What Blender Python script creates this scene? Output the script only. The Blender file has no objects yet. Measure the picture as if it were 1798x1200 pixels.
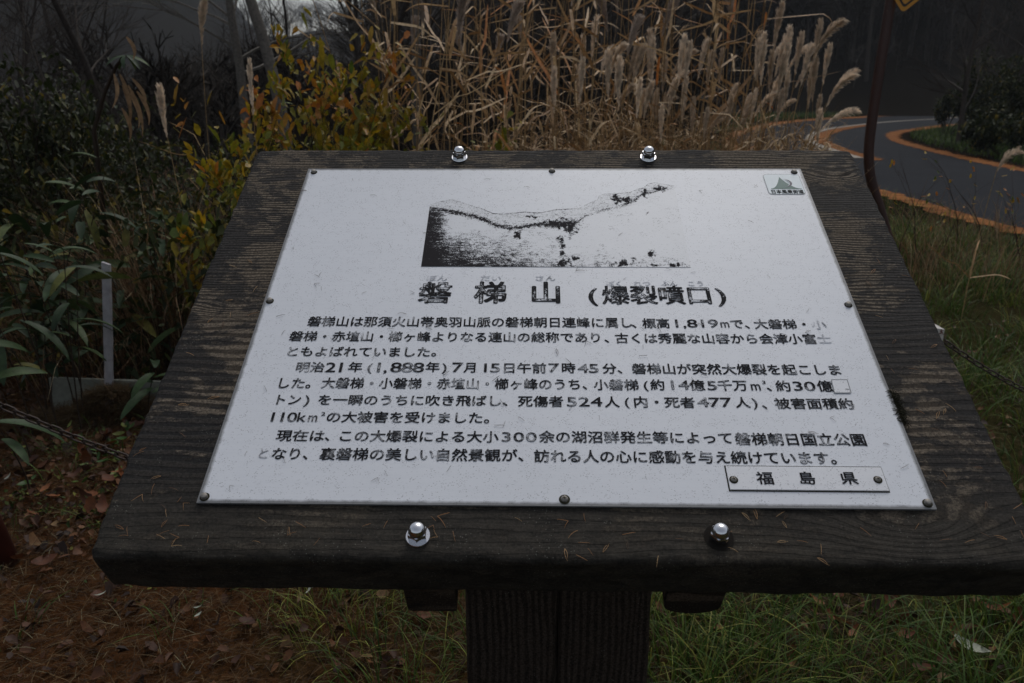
import bpy, bmesh, math, random
import numpy as np
from mathutils import Vector, Matrix, Euler

random.seed(7)
RNG = np.random.default_rng(7)
C = bpy.context.scene.collection
SC = bpy.context.scene

# ------------------------------------------------------------------ camera
RW = np.array([[0.9997644245696636, -0.0045374172463799566, 0.021225155114191457],
               [0.02160361807765025, 0.30231178890715416, -0.9529642522013672],
               [-0.0020926181792809903, 0.9531982973822857, 0.30233859630663634]])
CAM = np.array([-0.04236661, -1.17498623, 1.36144158])
FPX = 1398.0
cd = bpy.data.cameras.new('camera')
cd.sensor_width = 36.0
cd.lens = 36.0 * FPX / 1798.0
cd.clip_start = 0.02
cd.clip_end = 3000
cd.dof.use_dof = True
cd.dof.focus_distance = 1.25
cd.dof.aperture_fstop = 10.0
cam = bpy.data.objects.new('camera', cd)
M = Matrix([list(RW[0]) + [CAM[0]], list(RW[1]) + [CAM[1]], list(RW[2]) + [CAM[2]], [0, 0, 0, 1]])
cam.matrix_world = M
C.objects.link(cam)
SC.camera = cam

# ------------------------------------------------------------------ light
SUN_EL, SUN_ROT = math.radians(58), math.radians(20)
w = bpy.data.worlds.new('World')
SC.world = w
w.use_nodes = True
nt = w.node_tree
nt.nodes.clear()
sky = nt.nodes.new('ShaderNodeTexSky')
sky.sky_type = 'NISHITA'
sky.sun_disc = False
sky.sun_elevation = SUN_EL
sky.sun_rotation = SUN_ROT
sky.dust_density = 3.0
sky.air_density = 1.0
hs = nt.nodes.new('ShaderNodeHueSaturation')
hs.inputs['Saturation'].default_value = 0.42
bg = nt.nodes.new('ShaderNodeBackground')
bg.inputs['Strength'].default_value = 0.115
wo = nt.nodes.new('ShaderNodeOutputWorld')
nt.links.new(sky.outputs[0], hs.inputs['Color'])
nt.links.new(hs.outputs[0], bg.inputs['Color'])
nt.links.new(bg.outputs[0], wo.inputs['Surface'])
sl = bpy.data.lights.new('sun', 'SUN')
sl.energy = 0.85
sl.angle = math.radians(25)
sl.color = (1.0, 0.97, 0.93)
so = bpy.data.objects.new('sun', sl)
sd = Vector((math.sin(SUN_ROT) * math.cos(SUN_EL), math.cos(SUN_ROT) * math.cos(SUN_EL), math.sin(SUN_EL)))
so.rotation_euler = sd.to_track_quat('Z', 'Y').to_euler()
C.objects.link(so)
SC.view_settings.view_transform = 'Standard'
SC.view_settings.look = 'None'
SC.view_settings.gamma = 1.0
SC.view_settings.use_curve_mapping = False
SC.view_settings.exposure = 0.02
SC.cycles.use_denoising = True
SC.cycles.max_bounces = 5
SC.cycles.diffuse_bounces = 3
SC.cycles.transparent_max_bounces = 6

# ------------------------------------------------------------------ photograph pixel -> point of the place
def ray(u, v):
    return RW @ np.array([(u - 899.0) / FPX, -(v - 600.0) / FPX, -1.0])
def at(u, v, Y):
    d = ray(u, v)
    k = (Y - CAM[1]) / d[1]
    return Vector(CAM + k * d)
def gp(u, v, z=0.0):
    d = ray(u, v)
    k = (z - CAM[2]) / d[2]
    return Vector(CAM + k * d)
TILT = 0.5053251783299182
ZC = 1.05
PY = np.array([0, math.cos(TILT), math.sin(TILT)])
PN = np.array([0, -math.sin(TILT), math.cos(TILT)])
def pl(u, v, off=0.0):
    d = ray(u, v)
    o = np.array([0, 0, ZC]) + PN * off
    k = ((o - CAM) @ PN) / (d @ PN)
    P = CAM + k * d - np.array([0, 0, ZC])
    return float(P[0]), float(P @ PY)

# ------------------------------------------------------------------ value noise
def vnoise(x, y, seed=0):
    x = np.asarray(x, float); y = np.asarray(y, float)
    xi = np.floor(x).astype(np.int64); yi = np.floor(y).astype(np.int64)
    fx = x - xi; fy = y - yi
    fx = fx * fx * (3 - 2 * fx); fy = fy * fy * (3 - 2 * fy)
    def h(a, b):
        n = (a * 374761393 + b * 668265263 + seed * 1442695041) & 0xffffffff
        n = ((n ^ (n >> 13)) * 1274126177) & 0xffffffff
        return ((n ^ (n >> 16)) & 0xffff) / 65535.0
    return (h(xi, yi) * (1 - fx) + h(xi + 1, yi) * fx) * (1 - fy) + (h(xi, yi + 1) * (1 - fx) + h(xi + 1, yi + 1) * fx) * fy
def fbm(x, y, o=4, seed=0):
    s = 0; a = 0.5; t = 0
    for i in range(o):
        s = s + a * vnoise(np.asarray(x) * 2 ** i, np.asarray(y) * 2 ** i, seed + i); t += a; a *= 0.5
    return s / t

# ------------------------------------------------------------------ object helpers
def tag(o, label=None, cat=None, group=None, kind=None):
    if label: o['label'] = label
    if cat: o['category'] = cat
    if group: o['group'] = group
    if kind: o['kind'] = kind
    return o
def link(name, data, parent=None, loc=None, rot=None, scale=None):
    o = bpy.data.objects.new(name, data)
    C.objects.link(o)
    if parent: o.parent = parent
    if loc is not None: o.location = loc
    if rot is not None: o.rotation_euler = rot
    if scale is not None: o.scale = scale
    return o
def empty(name, loc=(0, 0, 0), rot=(0, 0, 0), label=None, cat=None, group=None):
    o = link(name, None, None, loc, rot)
    o.empty_display_size = 0.05
    return tag(o, label, cat, group)
def dup(root, loc=None, rot=None, scale=None, label=None, group=None):
    r = root.copy(); C.objects.link(r)
    if loc is not None: r.location = loc
    if rot is not None: r.rotation_euler = rot
    if scale is not None: r.scale = scale
    if label: r['label'] = label
    if group: r['group'] = group
    for ch in list(root.children):
        c = ch.copy(); C.objects.link(c); c.parent = r
        for g in list(ch.children):
            d = g.copy(); C.objects.link(d); d.parent = c
    return r
class MB:
    def __init__(s): s.v = []; s.f = []; s.m = []; s.r = []
    def add(s, vs, fs, mi=0, r=0.5):
        b = len(s.v); s.v.extend([tuple(q) for q in vs]); s.r.extend([r] * len(vs))
        for f in fs: s.f.append(tuple(b + i for i in f)); s.m.append(mi)
    def tube(s, pts, rad, n=6, mi=0, r=0.5, cap=True):
        pts = [Vector(p) for p in pts]; vs = []; ref = None
        for i, p in enumerate(pts):
            t = (pts[min(i + 1, len(pts) - 1)] - pts[max(i - 1, 0)])
            t = t.normalized() if t.length > 1e-9 else Vector((0, 0, 1))
            if ref is None: ref = t.orthogonal().normalized()
            a = ref - t * ref.dot(t)
            a = a.normalized() if a.length > 1e-6 else t.orthogonal().normalized()
            ref = a; b = t.cross(a); rr = rad[i] if hasattr(rad, '__len__') else rad
            for k in range(n):
                an = 2 * math.pi * k / n
                vs.append(p + (a * math.cos(an) + b * math.sin(an)) * rr)
        fs = []
        for i in range(len(pts) - 1):
            for k in range(n):
                fs.append((i * n + k, i * n + (k + 1) % n, (i + 1) * n + (k + 1) % n, (i + 1) * n + k))
        if cap:
            fs.append(tuple(range(n))[::-1]); fs.append(tuple((len(pts) - 1) * n + k for k in range(n)))
        s.add(vs, fs, mi, r)
    def ribbon(s, pts, wid, side, mi=0, r=0.5, fold=0.0):
        side = Vector(side).normalized(); vs = []
        for i, p in enumerate(pts):
            p = Vector(p); ww = wid[i]
            t = (Vector(pts[min(i + 1, len(pts) - 1)]) - Vector(pts[max(i - 1, 0)])).normalized()
            sd_ = side - t * side.dot(t); sd_ = sd_.normalized() if sd_.length > 1e-5 else side
            nn = t.cross(sd_)
            if fold:
                vs += [p - sd_ * ww / 2 + nn * ww * fold, p, p + sd_ * ww / 2 + nn * ww * fold]
            else:
                vs += [p - sd_ * ww / 2, p + sd_ * ww / 2]
        fs = []; k = 3 if fold else 2
        for i in range(len(pts) - 1):
            for j in range(k - 1):
                a = i * k + j
                fs.append((a, a + 1, a + k + 1, a + k))
        s.add(vs, fs, mi, r)
    def box(s, c, h, mi=0, r=0.5):
        x, y, z = c; a, b, d = h
        vs = [(x + i * a, y + j * b, z + k * d) for k in (-1, 1) for j in (-1, 1) for i in (-1, 1)]
        s.add(vs, [(0, 2, 3, 1), (4, 5, 7, 6), (0, 1, 5, 4), (2, 6, 7, 3), (0, 4, 6, 2), (1, 3, 7, 5)], mi, r)
    def mesh(s, name, mats, smooth=False):
        me = bpy.data.meshes.new(name)
        me.from_pydata(s.v, [], s.f)
        for m in (mats if isinstance(mats, (list, tuple)) else [mats]): me.materials.append(m)
        me.polygons.foreach_set('material_index', s.m)
        if smooth: me.polygons.foreach_set('use_smooth', [True] * len(s.f))
        at_ = me.attributes.new('rnd', 'FLOAT', 'POINT'); at_.data.foreach_set('value', s.r)
        me.update()
        return me
def npmesh(name, verts, quads, rnd, mats, mi=None, smooth=False):
    verts = np.ascontiguousarray(verts, np.float32); quads = np.ascontiguousarray(quads, np.int32)
    me = bpy.data.meshes.new(name)
    n, k = quads.shape
    me.vertices.add(len(verts)); me.vertices.foreach_set('co', verts.ravel())
    me.loops.add(n * k); me.loops.foreach_set('vertex_index', quads.ravel())
    me.polygons.add(n); me.polygons.foreach_set('loop_start', np.arange(0, n * k, k, dtype=np.int32))
    for m in (mats if isinstance(mats, (list, tuple)) else [mats]): me.materials.append(m)
    me.update(calc_edges=True)
    if smooth: me.polygons.foreach_set('use_smooth', np.ones(n, bool))
    if mi is not None: me.polygons.foreach_set('material_index', np.ascontiguousarray(mi, np.int32))
    a = me.attributes.new('rnd', 'FLOAT', 'POINT'); a.data.foreach_set('value', np.ascontiguousarray(rnd, np.float32))
    me.validate()
    return me
def blades(P, head, L, W, bend, seg=4, lift=1.0, droop=0.0, rnd=None, side_twist=0.0, tip=0.12):
    """grass-like strips: base points P(n,3), lean heading, length, width, bend"""
    n = len(P)
    t = np.linspace(0, 1, seg + 1)[None, :]
    L = np.broadcast_to(L, n)[:, None]; W = np.broadcast_to(W, n)[:, None]; bend = np.broadcast_to(bend, n)[:, None]
    lift = np.broadcast_to(lift, n)[:, None]; droop = np.broadcast_to(droop, n)[:, None]
    hx, hy = np.cos(head)[:, None], np.sin(head)[:, None]
    out = L * bend * (0.35 * t + 0.65 * t * t)
    up = L * lift * (t - 0.35 * bend * t * t - droop * t ** 3)
    cx = P[:, 0:1] + hx * out; cy = P[:, 1:2] + hy * out; cz = P[:, 2:3] + up
    tw = head[:, None] + math.pi / 2 + side_twist * (RNG.random(n)[:, None] - 0.5)
    wd = W * (1 - t ** 2 * (1 - tip)) * 0.5
    sx, sy = np.cos(tw) * wd, np.sin(tw) * wd
    A = np.stack([cx - sx, cy - sy, cz], -1); B = np.stack([cx + sx, cy + sy, cz], -1)
    V = np.stack([A, B], 2).reshape(-1, 3)
    base = np.arange(n)[:, None] * (2 * (seg + 1)) + np.arange(seg)[None, :] * 2
    Q = np.stack([base, base + 1, base + 3, base + 2], -1).reshape(-1, 4)
    if rnd is None: rnd = RNG.random(n)
    return V, Q, np.repeat(rnd, 2 * (seg + 1))
def join(parts):
    vs = []; qs = []; rs = []; b = 0
    for V, Q, R in parts:
        vs.append(V); qs.append(Q + b); rs.append(R); b += len(V)
    return np.concatenate(vs), np.concatenate(qs), np.concatenate(rs)

# ------------------------------------------------------------------ materials
class N:
    def __init__(s, name, rough=0.7, spec=0.3, metal=0.0):
        s.mat = bpy.data.materials.new(name); s.mat.use_nodes = True
        s.t = s.mat.node_tree; s.p = s.t.nodes['Principled BSDF']
        s.p.inputs['Roughness'].default_value = rough
        s.p.inputs['Specular IOR Level'].default_value = spec
        s.p.inputs['Metallic'].default_value = metal
    def n(s, t, **kw):
        nd = s.t.nodes.new(t)
        for k, v in kw.items():
            if hasattr(nd, k): setattr(nd, k, v)
            else: nd.inputs[k].default_value = v
        return nd
    def l(s, a, b): s.t.links.new(a, b)
    def math(s, op, a, b=None, clamp=False):
        nd = s.t.nodes.new('ShaderNodeMath'); nd.operation = op; nd.use_clamp = clamp
        for i, x in enumerate((a, b)):
            if x is None: continue
            if isinstance(x, (int, float)): nd.inputs[i].default_value = x
            else: s.l(x, nd.inputs[i])
        return nd.outputs[0]
    def ramp(s, src, stops, interp='LINEAR'):
        nd = s.t.nodes.new('ShaderNodeValToRGB'); cr = nd.color_ramp; cr.interpolation = interp
        while len(cr.elements) < len(stops): cr.elements.new(0.5)
        for e, (p, c) in zip(cr.elements, stops):
            e.position = p; e.color = (c[0], c[1], c[2], 1) if hasattr(c, '__len__') else (c, c, c, 1)
        s.l(src, nd.inputs[0]); return nd.outputs[0]
    def noise(s, vec, scale, detail=4, rough=0.6, dist=0.0, sc=None):
        if sc is not None:
            mp = s.t.nodes.new('ShaderNodeMapping'); mp.inputs['Scale'].default_value = sc; s.l(vec, mp.inputs['Vector']); vec = mp.outputs[0]
        nd = s.t.nodes.new('ShaderNodeTexNoise'); nd.inputs['Scale'].default_value = scale
        nd.inputs['Detail'].default_value = detail; nd.inputs['Roughness'].default_value = rough; nd.inputs['Distortion'].default_value = dist
        s.l(vec, nd.inputs['Vector']); return nd.outputs['Fac']
    def vor(s, vec, scale, sc=None, feature='F1'):
        if sc is not None:
            mp = s.t.nodes.new('ShaderNodeMapping'); mp.inputs['Scale'].default_value = sc; s.l(vec, mp.inputs['Vector']); vec = mp.outputs[0]
        nd = s.t.nodes.new('ShaderNodeTexVoronoi'); nd.feature = feature; nd.inputs['Scale'].default_value = scale
        s.l(vec, nd.inputs['Vector']); return nd
    def mix(s, f, a, b, mode='MIX'):
        nd = s.t.nodes.new('ShaderNodeMix'); nd.data_type = 'RGBA'; nd.blend_type = mode
        for i, x in ((0, f), (6, a), (7, b)):
            if isinstance(x, (int, float)): nd.inputs[i].default_value = x
            elif isinstance(x, tuple): nd.inputs[i].default_value = (x[0], x[1], x[2], 1)
            else: s.l(x, nd.inputs[i])
        return nd.outputs[2]
    def obj(s): return s.t.nodes.new('ShaderNodeTexCoord').outputs['Object']
    def pos(s): return s.t.nodes.new('ShaderNodeNewGeometry').outputs['Position']
    def attr(s, name='rnd'):
        a = s.t.nodes.new('ShaderNodeAttribute'); a.attribute_name = name; return a.outputs['Fac']
    def orand(s): return s.t.nodes.new('ShaderNodeObjectInfo').outputs['Random']
    def bump(s, h, strength=0.5, dist=0.001):
        b = s.t.nodes.new('ShaderNodeBump'); b.inputs['Strength'].default_value = strength; b.inputs['Distance'].default_value = dist
        s.l(h, b.inputs['Height']); s.l(b.outputs[0], s.p.inputs['Normal'])
    def col(s, c):
        if isinstance(c, tuple): s.p.inputs['Base Color'].default_value = (c[0], c[1], c[2], 1)
        else: s.l(c, s.p.inputs['Base Color'])
        return s.mat
    def translucent(s, amt=0.3):
        tr = s.t.nodes.new('ShaderNodeBsdfTranslucent'); mx = s.t.nodes.new('ShaderNodeMixShader'); mx.inputs[0].default_value = amt
        out = s.t.nodes['Material Output']
        if s.p.inputs['Base Color'].links: s.l(s.p.inputs['Base Color'].links[0].from_socket, tr.inputs['Color'])
        else: tr.inputs['Color'].default_value = s.p.inputs['Base Color'].default_value
        s.l(s.p.outputs[0], mx.inputs[1]); s.l(tr.outputs[0], mx.inputs[2]); s.l(mx.outputs[0], out.inputs['Surface'])

def veg(name, stops, rough=0.6, spec=0.3, src='attr', trans=0.25, fine=True):
    k = N(name, rough, spec)
    r = k.attr() if src == 'attr' else k.orand()
    c = k.ramp(r, stops)
    if fine:
        nz = k.noise(k.pos(), 35, 3, 0.7)
        c = k.mix(1.0, c, k.ramp(nz, [(0.3, 0.55), (0.7, 1.25)]), 'MULTIPLY')
    k.col(c)
    if trans: k.translucent(trans)
    return k.mat

def wood_mat(name, light, dark, knots=(), fine=True, black=(0.012, 0.012, 0.0125), axis='X', blot=0.5, spots=True, scale=1.0):
    k = N(name, 0.85, 0.14)
    oc = k.obj()
    sep = k.n('ShaderNodeSeparateXYZ'); k.l(oc, sep.inputs[0])
    X, Y = (sep.outputs[0], sep.outputs[1]) if axis == 'X' else (sep.outputs[2], sep.outputs[0])
    sc = (2.2, 9, 9) if axis == 'X' else (9, 9, 2.2)
    warp = k.noise(oc, 1.3, 3, 0.5, sc=sc)
    ph = k.math('MULTIPLY', warp, 0.045)
    vv = k.math('ADD', Y, ph)
    for (kx, ky, sx, sy, amp) in knots:
        dx = k.math('MULTIPLY', k.math('SUBTRACT', X, kx), 1 / sx); dy = k.math('MULTIPLY', k.math('SUBTRACT', Y, ky), 1 / sy)
        d2 = k.math('ADD', k.math('MULTIPLY', dx, dx), k.math('MULTIPLY', dy, dy))
        g = k.math('POWER', 2.718, k.math('MULTIPLY', d2, -1.0))
        vv = k.math('ADD', vv, k.math('MULTIPLY', g, amp))
    # ring spacing changes from board to board
    fsel = k.ramp(k.math('ADD', k.math('MULTIPLY', Y, 1.0), 0.5), [(0.0, 0.42), (0.36, 0.42), (0.42, 0.60), (0.52, 1.0), (0.9, 1.0)]) if fine else None
    f1 = k.math('SINE', k.math('MULTIPLY', vv, 980.0 * scale))
    f2 = k.math('SINE', k.math('MULTIPLY', vv, 430.0 * scale))
    f1 = k.math('ADD', k.math('MULTIPLY', f1, 0.5), 0.5); f2 = k.math('ADD', k.math('MULTIPLY', f2, 0.5), 0.5)
    if fine:
        sel = k.ramp(k.math('ADD', Y, 0.5), [(0.44, 0.0), (0.50, 1.0)])
        ring = k.mix(sel, f2, f1)
    else:
        ring = f2
    fib = k.noise(oc, 60, 3, 0.7, sc=(0.6, 9, 9) if axis == 'X' else (9, 9, 0.6))
    lines = k.math('MULTIPLY', ring, k.math('ADD', k.math('MULTIPLY', fib, 1.4), -0.1))
    lines = k.ramp(lines, [(0.16, 0.0), (0.40, 1.0)])
    base = k.mix(lines, dark, light)
    tint = k.noise(oc, 5, 4, 0.6)
    base = k.mix(k.ramp(tint, [(0.35, 0.0), (0.7, 0.5)]), base, (light[0] * 0.75, light[1] * 0.72, light[2] * 0.68))
    b1 = k.noise(oc, 7.5, 6, 0.72, 0.4, sc=(0.8, 1.2, 1)); b2 = k.noise(oc, 42, 5, 0.75, 0.2, sc=(0.6, 1.3, 1))
    bb = k.math('ADD', k.math('MULTIPLY', b1, 0.62), k.math('MULTIPLY', b2, 0.38))
    if fine:
        ax_ = k.math('ABSOLUTE', sep.outputs[0])
        bb = k.math('ADD', bb, k.ramp(k.math('ADD', sep.outputs[1], 0.5), [(0.10, 0.045), (0.24, 0.0), (0.86, 0.0), (0.93, 0.02)]))
        bb = k.math('ADD', bb, k.ramp(ax_, [(0.50, 0.0), (0.56, 0.05)]))
    msk = k.ramp(bb, [(blot - 0.022, 0.0), (blot + 0.022, 1.0)])
    c = k.mix(k.math('MULTIPLY', msk, 0.88), base, black)
    gr = k.noise(oc, 260, 3, 0.8)
    c = k.mix(1.0, c, k.ramp(gr, [(0.32, 0.3), (0.70, 1.7)]), 'MULTIPLY')
    if fine:
        zb = k.math('MULTIPLY', k.ramp(k.math('ADD', k.math('ADD', sep.outputs[1], 0.5), k.math('MULTIPLY', b2, 0.06)), [(0.13, 1.0), (0.24, 0.0)]), 0.78)
        mot = k.mix(k.ramp(k.math('ADD', k.math('MULTIPLY', b2, 0.6), k.math('MULTIPLY', gr, 0.4)), [(0.40, 0.0), (0.62, 1.0)]), (0.014, 0.013, 0.011), (0.052, 0.045, 0.034))
        c = k.mix(zb, c, mot)
    if spots:
        vo = k.vor(oc, 240); vm = k.noise(oc, 16, 3, 0.7)
        sp = k.math('MULTIPLY', k.ramp(vo.outputs['Distance'], [(0.10, 1.0), (0.2, 0.0)]), k.ramp(vm, [(0.50, 0.0), (0.64, 1.0)]))
        c = k.mix(k.math('MULTIPLY', sp, 0.7), c, (0.20, 0.20, 0.17))
    k.col(c)
    hh = k.math('ADD', k.math('MULTIPLY', lines, 0.6), k.math('MULTIPLY', gr, 0.5))
    hh = k.math('ADD', hh, k.math('MULTIPLY', b2, 0.5))
    k.bump(hh, 0.8, 0.0016)
    k.l(k.ramp(bb, [(0.4, 0.9), (0.6, 0.68)]), k.p.inputs['Roughness'])
    return k.mat

M_board = wood_mat('weathered_board', (0.135, 0.111, 0.084), (0.018, 0.0155, 0.013),
                   knots=((0.42, -0.375, 0.085, 0.034, 0.062), (-0.50, -0.01, 0.07, 0.02, 0.02), (0.50, 0.33, 0.07, 0.03, 0.03)), blot=0.503)
M_post = wood_mat('dark_post_wood', (0.048, 0.037, 0.029), (0.019, 0.0145, 0.0115), fine=False, axis='Z', blot=0.66, scale=1.3)
M_batten = wood_mat('batten_wood', (0.075, 0.057, 0.043), (0.015, 0.012, 0.010), fine=False, blot=0.58)

def plate_mat(name, base=(0.66, 0.68, 0.715), dirt=True):
    k = N(name, 0.42, 0.35)
    oc = k.obj()
    c = k.mix(k.noise(oc, 4, 5, 0.6), tuple(x * 0.93 for x in base), tuple(x * 1.06 for x in base))
    st = k.noise(oc, 12, 4, 0.7, sc=(1, 14, 1))
    c = k.mix(k.ramp(st, [(0.45, 0.0), (0.75, 0.13)]), c, (0.42, 0.45, 0.50))
    v1 = k.vor(oc, 330, sc=(1.0, 1.6, 1)); n1 = k.noise(oc, 60, 3, 0.7)
    s1 = k.math('MULTIPLY', k.ramp(v1.outputs['Distance'], [(0.17, 1.0), (0.30, 0.0)]), k.ramp(n1, [(0.47, 0.0), (0.56, 1.0)]))
    c = k.mix(k.math('MULTIPLY', s1, 0.75), c, (0.16, 0.16, 0.17))
    v2 = k.vor(oc, 120, sc=(1.0, 2.6, 1)); n2 = k.noise(oc, 23, 3, 0.7)
    s2 = k.math('MULTIPLY', k.ramp(v2.outputs['Distance'], [(0.07, 1.0), (0.16, 0.0)]), k.ramp(n2, [(0.46, 0.0), (0.55, 1.0)]))
    c = k.mix(k.math('MULTIPLY', s2, 0.6), c, (0.12, 0.12, 0.13))
    n3 = k.noise(oc, 130, 6, 0.8, 0.6)
    c = k.mix(k.ramp(n3, [(0.60, 0.0), (0.70, 0.4)]), c, (0.25, 0.25, 0.27))
    if dirt:
        sep = k.n('ShaderNodeSeparateXYZ'); k.l(oc, sep.inputs[0])
        ay = k.math('SUBTRACT', 0.3557, k.math('ABSOLUTE', sep.outputs[1])); ax = k.math('SUBTRACT', 0.45, k.math('ABSOLUTE', sep.outputs[0]))
        e = k.math('MINIMUM', ax, ay)
        e = k.math('ADD', e, k.math('MULTIPLY', k.noise(oc, 60, 5, 0.7), -0.0052))
        c = k.mix(k.ramp(e, [(0.0, 0.8), (0.0016, 0.0)]), c, (0.05, 0.05, 0.045))
    k.col(c)
    k.bump(k.noise(oc, 90, 3, 0.6), 0.05, 0.001)
    return k.mat
M_plate = plate_mat('painted_plate')
M_name = plate_mat('name_plate_enamel', (0.69, 0.70, 0.72), dirt=False)

def ink_mat():
    k = N('black_ink', 0.8, 0.12)
    oc = k.obj()
    k.col(k.mix(k.ramp(k.noise(oc, 300, 4, 0.7), [(0.62, 0.0), (0.75, 0.6)]), (0.010, 0.010, 0.012), (0.30, 0.30, 0.32)))
    return k.mat
M_ink = ink_mat()
def worn_mat(lo, hi, name):
    k = N(name, 0.8, 0.15)
    oc = k.obj()
    a = k.noise(oc, 40, 2, 0.5); b = k.noise(oc, 480, 3, 0.8)
    m = k.math('ADD', k.math('MULTIPLY', a, 0.65), k.math('MULTIPLY', b, 0.55))
    k.col(k.mix(k.ramp(m, [(lo, 0.0), (hi, 1.0)]), (0.011, 0.011, 0.013), (0.62, 0.635, 0.665)))
    return k.mat
M_worn = worn_mat(0.615, 0.77, 'worn_ink')
M_wornt = worn_mat(0.63, 0.70, 'lightly_worn_ink')
M_faded = worn_mat(0.42, 0.60, 'faded_ink')

def photo_mat():
    k = N('faded_photo_print', 0.8, 0.12)
    oc = k.obj(); d = k.attr('rnd')
    n = k.math('ADD', k.math('MULTIPLY', k.noise(oc, 620, 3, 0.7), 0.6), k.math('MULTIPLY', k.noise(oc, 110, 4, 0.75, sc=(1, 2.2, 1)), 0.4))
    m = k.ramp(k.math('ADD', d, k.math('MULTIPLY', k.math('SUBTRACT', n, 0.5), 3.0)), [(0.36, 0.0), (0.72, 1.0)])
    k.col(k.mix(m, k.mix(k.noise(oc, 30, 3), (0.66, 0.68, 0.71), (0.60, 0.615, 0.64)), (0.024, 0.022, 0.024)))
    k.l(k.ramp(m, [(0.0, 0.35), (1.0, 0.08)]), k.p.inputs['Specular IOR Level']); k.l(k.ramp(m, [(0.0, 0.42), (1.0, 0.85)]), k.p.inputs['Roughness'])
    return k.mat
M_photo = photo_mat()

def simple(name, c, rough=0.6, spec=0.4, metal=0.0, var=0.25, sc=30, bump=0.0):
    k = N(name, rough, spec, metal)
    oc = k.obj(); nz = k.noise(oc, sc, 5, 0.7)
    k.col(k.mix(nz, tuple(x * (1 - var) for x in c), tuple(x * (1 + var) for x in c)))
    if bump: k.bump(nz, bump, 0.002)
    return k.mat
M_steel = simple('stainless_steel', (0.72, 0.73, 0.75), 0.14, 0.5, 1.0, 0.08)
M_screw = simple('dull_screw_steel', (0.26, 0.245, 0.22), 0.6, 0.4, 0.6, 0.3, 400)
M_green = simple('emblem_green', (0.035, 0.115, 0.10), 0.5, 0.4, 0, 0.25, 60)
M_navy = simple('emblem_navy', (0.03, 0.03, 0.06), 0.5, 0.4, 0, 0.1)
M_sky = simple('sticker_pale_blue', (0.60, 0.67, 0.695), 0.45, 0.4, 0, 0.06)
M_line = simple('thin_grey_line', (0.16, 0.17, 0.18), 0.5, 0.3, 0, 0.2, 300)
M_stain = simple('wet_hole_stain', (0.015, 0.013, 0.011), 0.9, 0.1, 0, 0.4, 200)
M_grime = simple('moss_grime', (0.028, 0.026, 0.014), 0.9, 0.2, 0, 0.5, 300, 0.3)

# ------------------------------------------------------------------ THE GROUND
def ground_mat():
    k = N('forest_ground', 1.0, 0.0)
    ps = k.pos(); sep = k.n('ShaderNodeSeparateXYZ'); k.l(ps, sep.inputs[0])
    n1 = k.noise(ps, 3.5, 6, 0.7); n2 = k.noise(ps, 45, 5, 0.8)
    brown = k.mix(k.ramp(n2, [(0.35, 0.0), (0.65, 1.0)]), (0.020, 0.011, 0.006), (0.095, 0.042, 0.017))
    green = k.mix(k.ramp(n2, [(0.35, 0.0), (0.65, 1.0)]), (0.014, 0.015, 0.007), (0.060, 0.050, 0.020))
    side = k.math('ADD', k.math('MULTIPLY', sep.outputs[0], 0.6), k.math('MULTIPLY', n1, 1.6))
    near = k.mix(k.ramp(side, [(0.35, 0.0), (1.3, 1.0)]), brown, green)
    dist = k.math('MULTIPLY', k.math('POWER', k.math('ADD', k.math('MULTIPLY', sep.outputs[0], sep.outputs[0]), k.math('MULTIPLY', sep.outputs[1], sep.outputs[1])), 0.5), 0.02)
    k.col(k.mix(k.ramp(dist, [(0.08, 0.0), (0.22, 1.0)]), near, k.mix(n2, (0.006, 0.005, 0.004), (0.020, 0.017, 0.013))))
    k.bump(n2, 0.8, 0.02)
    return k.mat
M_ground = ground_mat()
def terrain_z(x, y):
    x = np.asarray(x, float); y = np.asarray(y, float)
    z = (fbm(x * 0.9, y * 0.9, 3, 3) - 0.5) * 0.07 * np.clip(1 - (x > 2.6) * (y > 3.5), 0, 1)
    # bank dropping away behind the left thicket, and the wooded slope beyond the road
    az = np.arctan2(x, y + 1.17); d = np.hypot(x, y + 1.17)
    az_d = np.degrees(az)
    left = np.clip((d - 130) / 300, 0, 1) ** 0.8
    ridge = 108 * np.interp(az_d, [-60, -32, -27, -24, -20.5, -19, -17, -14, -11, -9, -4, 60], [1.0, 1.1, 1.15, 1.0, 0.55, 0.28, 0.22, 0.27, 0.24, 0.5, 0.9, 1.0])
    ridge = ridge * (1 + 0.12 * (fbm(az_d * 0.8, d * 0.01, 4, 9) - 0.5))
    z = z + left * ridge
    sr = np.clip((d - 47) / 160, 0, 1) * np.interp(az_d, [-9, -4, 4, 45, 80], [0, 0.3, 1, 1, 0.6])
    z = z + sr * 47
    return z
gx = np.concatenate([-np.geomspace(420, 6, 46), np.linspace(-5.7, 5.7, 115), np.geomspace(6, 420, 46)])
gy = np.concatenate([-np.geomspace(60, 1.6, 10), np.linspace(-1.4, 6, 90), np.geomspace(6.2, 460, 90)])
GX, GY = np.meshgrid(gx, gy)
GZ = terrain_z(GX, GY)
V = np.stack([GX, GY, GZ], -1).reshape(-1, 3)
nx, ny = len(gx), len(gy)
ii = (np.arange(ny - 1)[:, None] * nx + np.arange(nx - 1)[None, :]).ravel()
ground = link('ground', npmesh('ground', V, np.stack([ii, ii + 1, ii + nx + 1, ii + nx], -1), np.full(len(V), 0.5), M_ground, smooth=True))
tag(ground, 'dark leaf and needle strewn ground running back to wooded hills', kind='structure')

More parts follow.
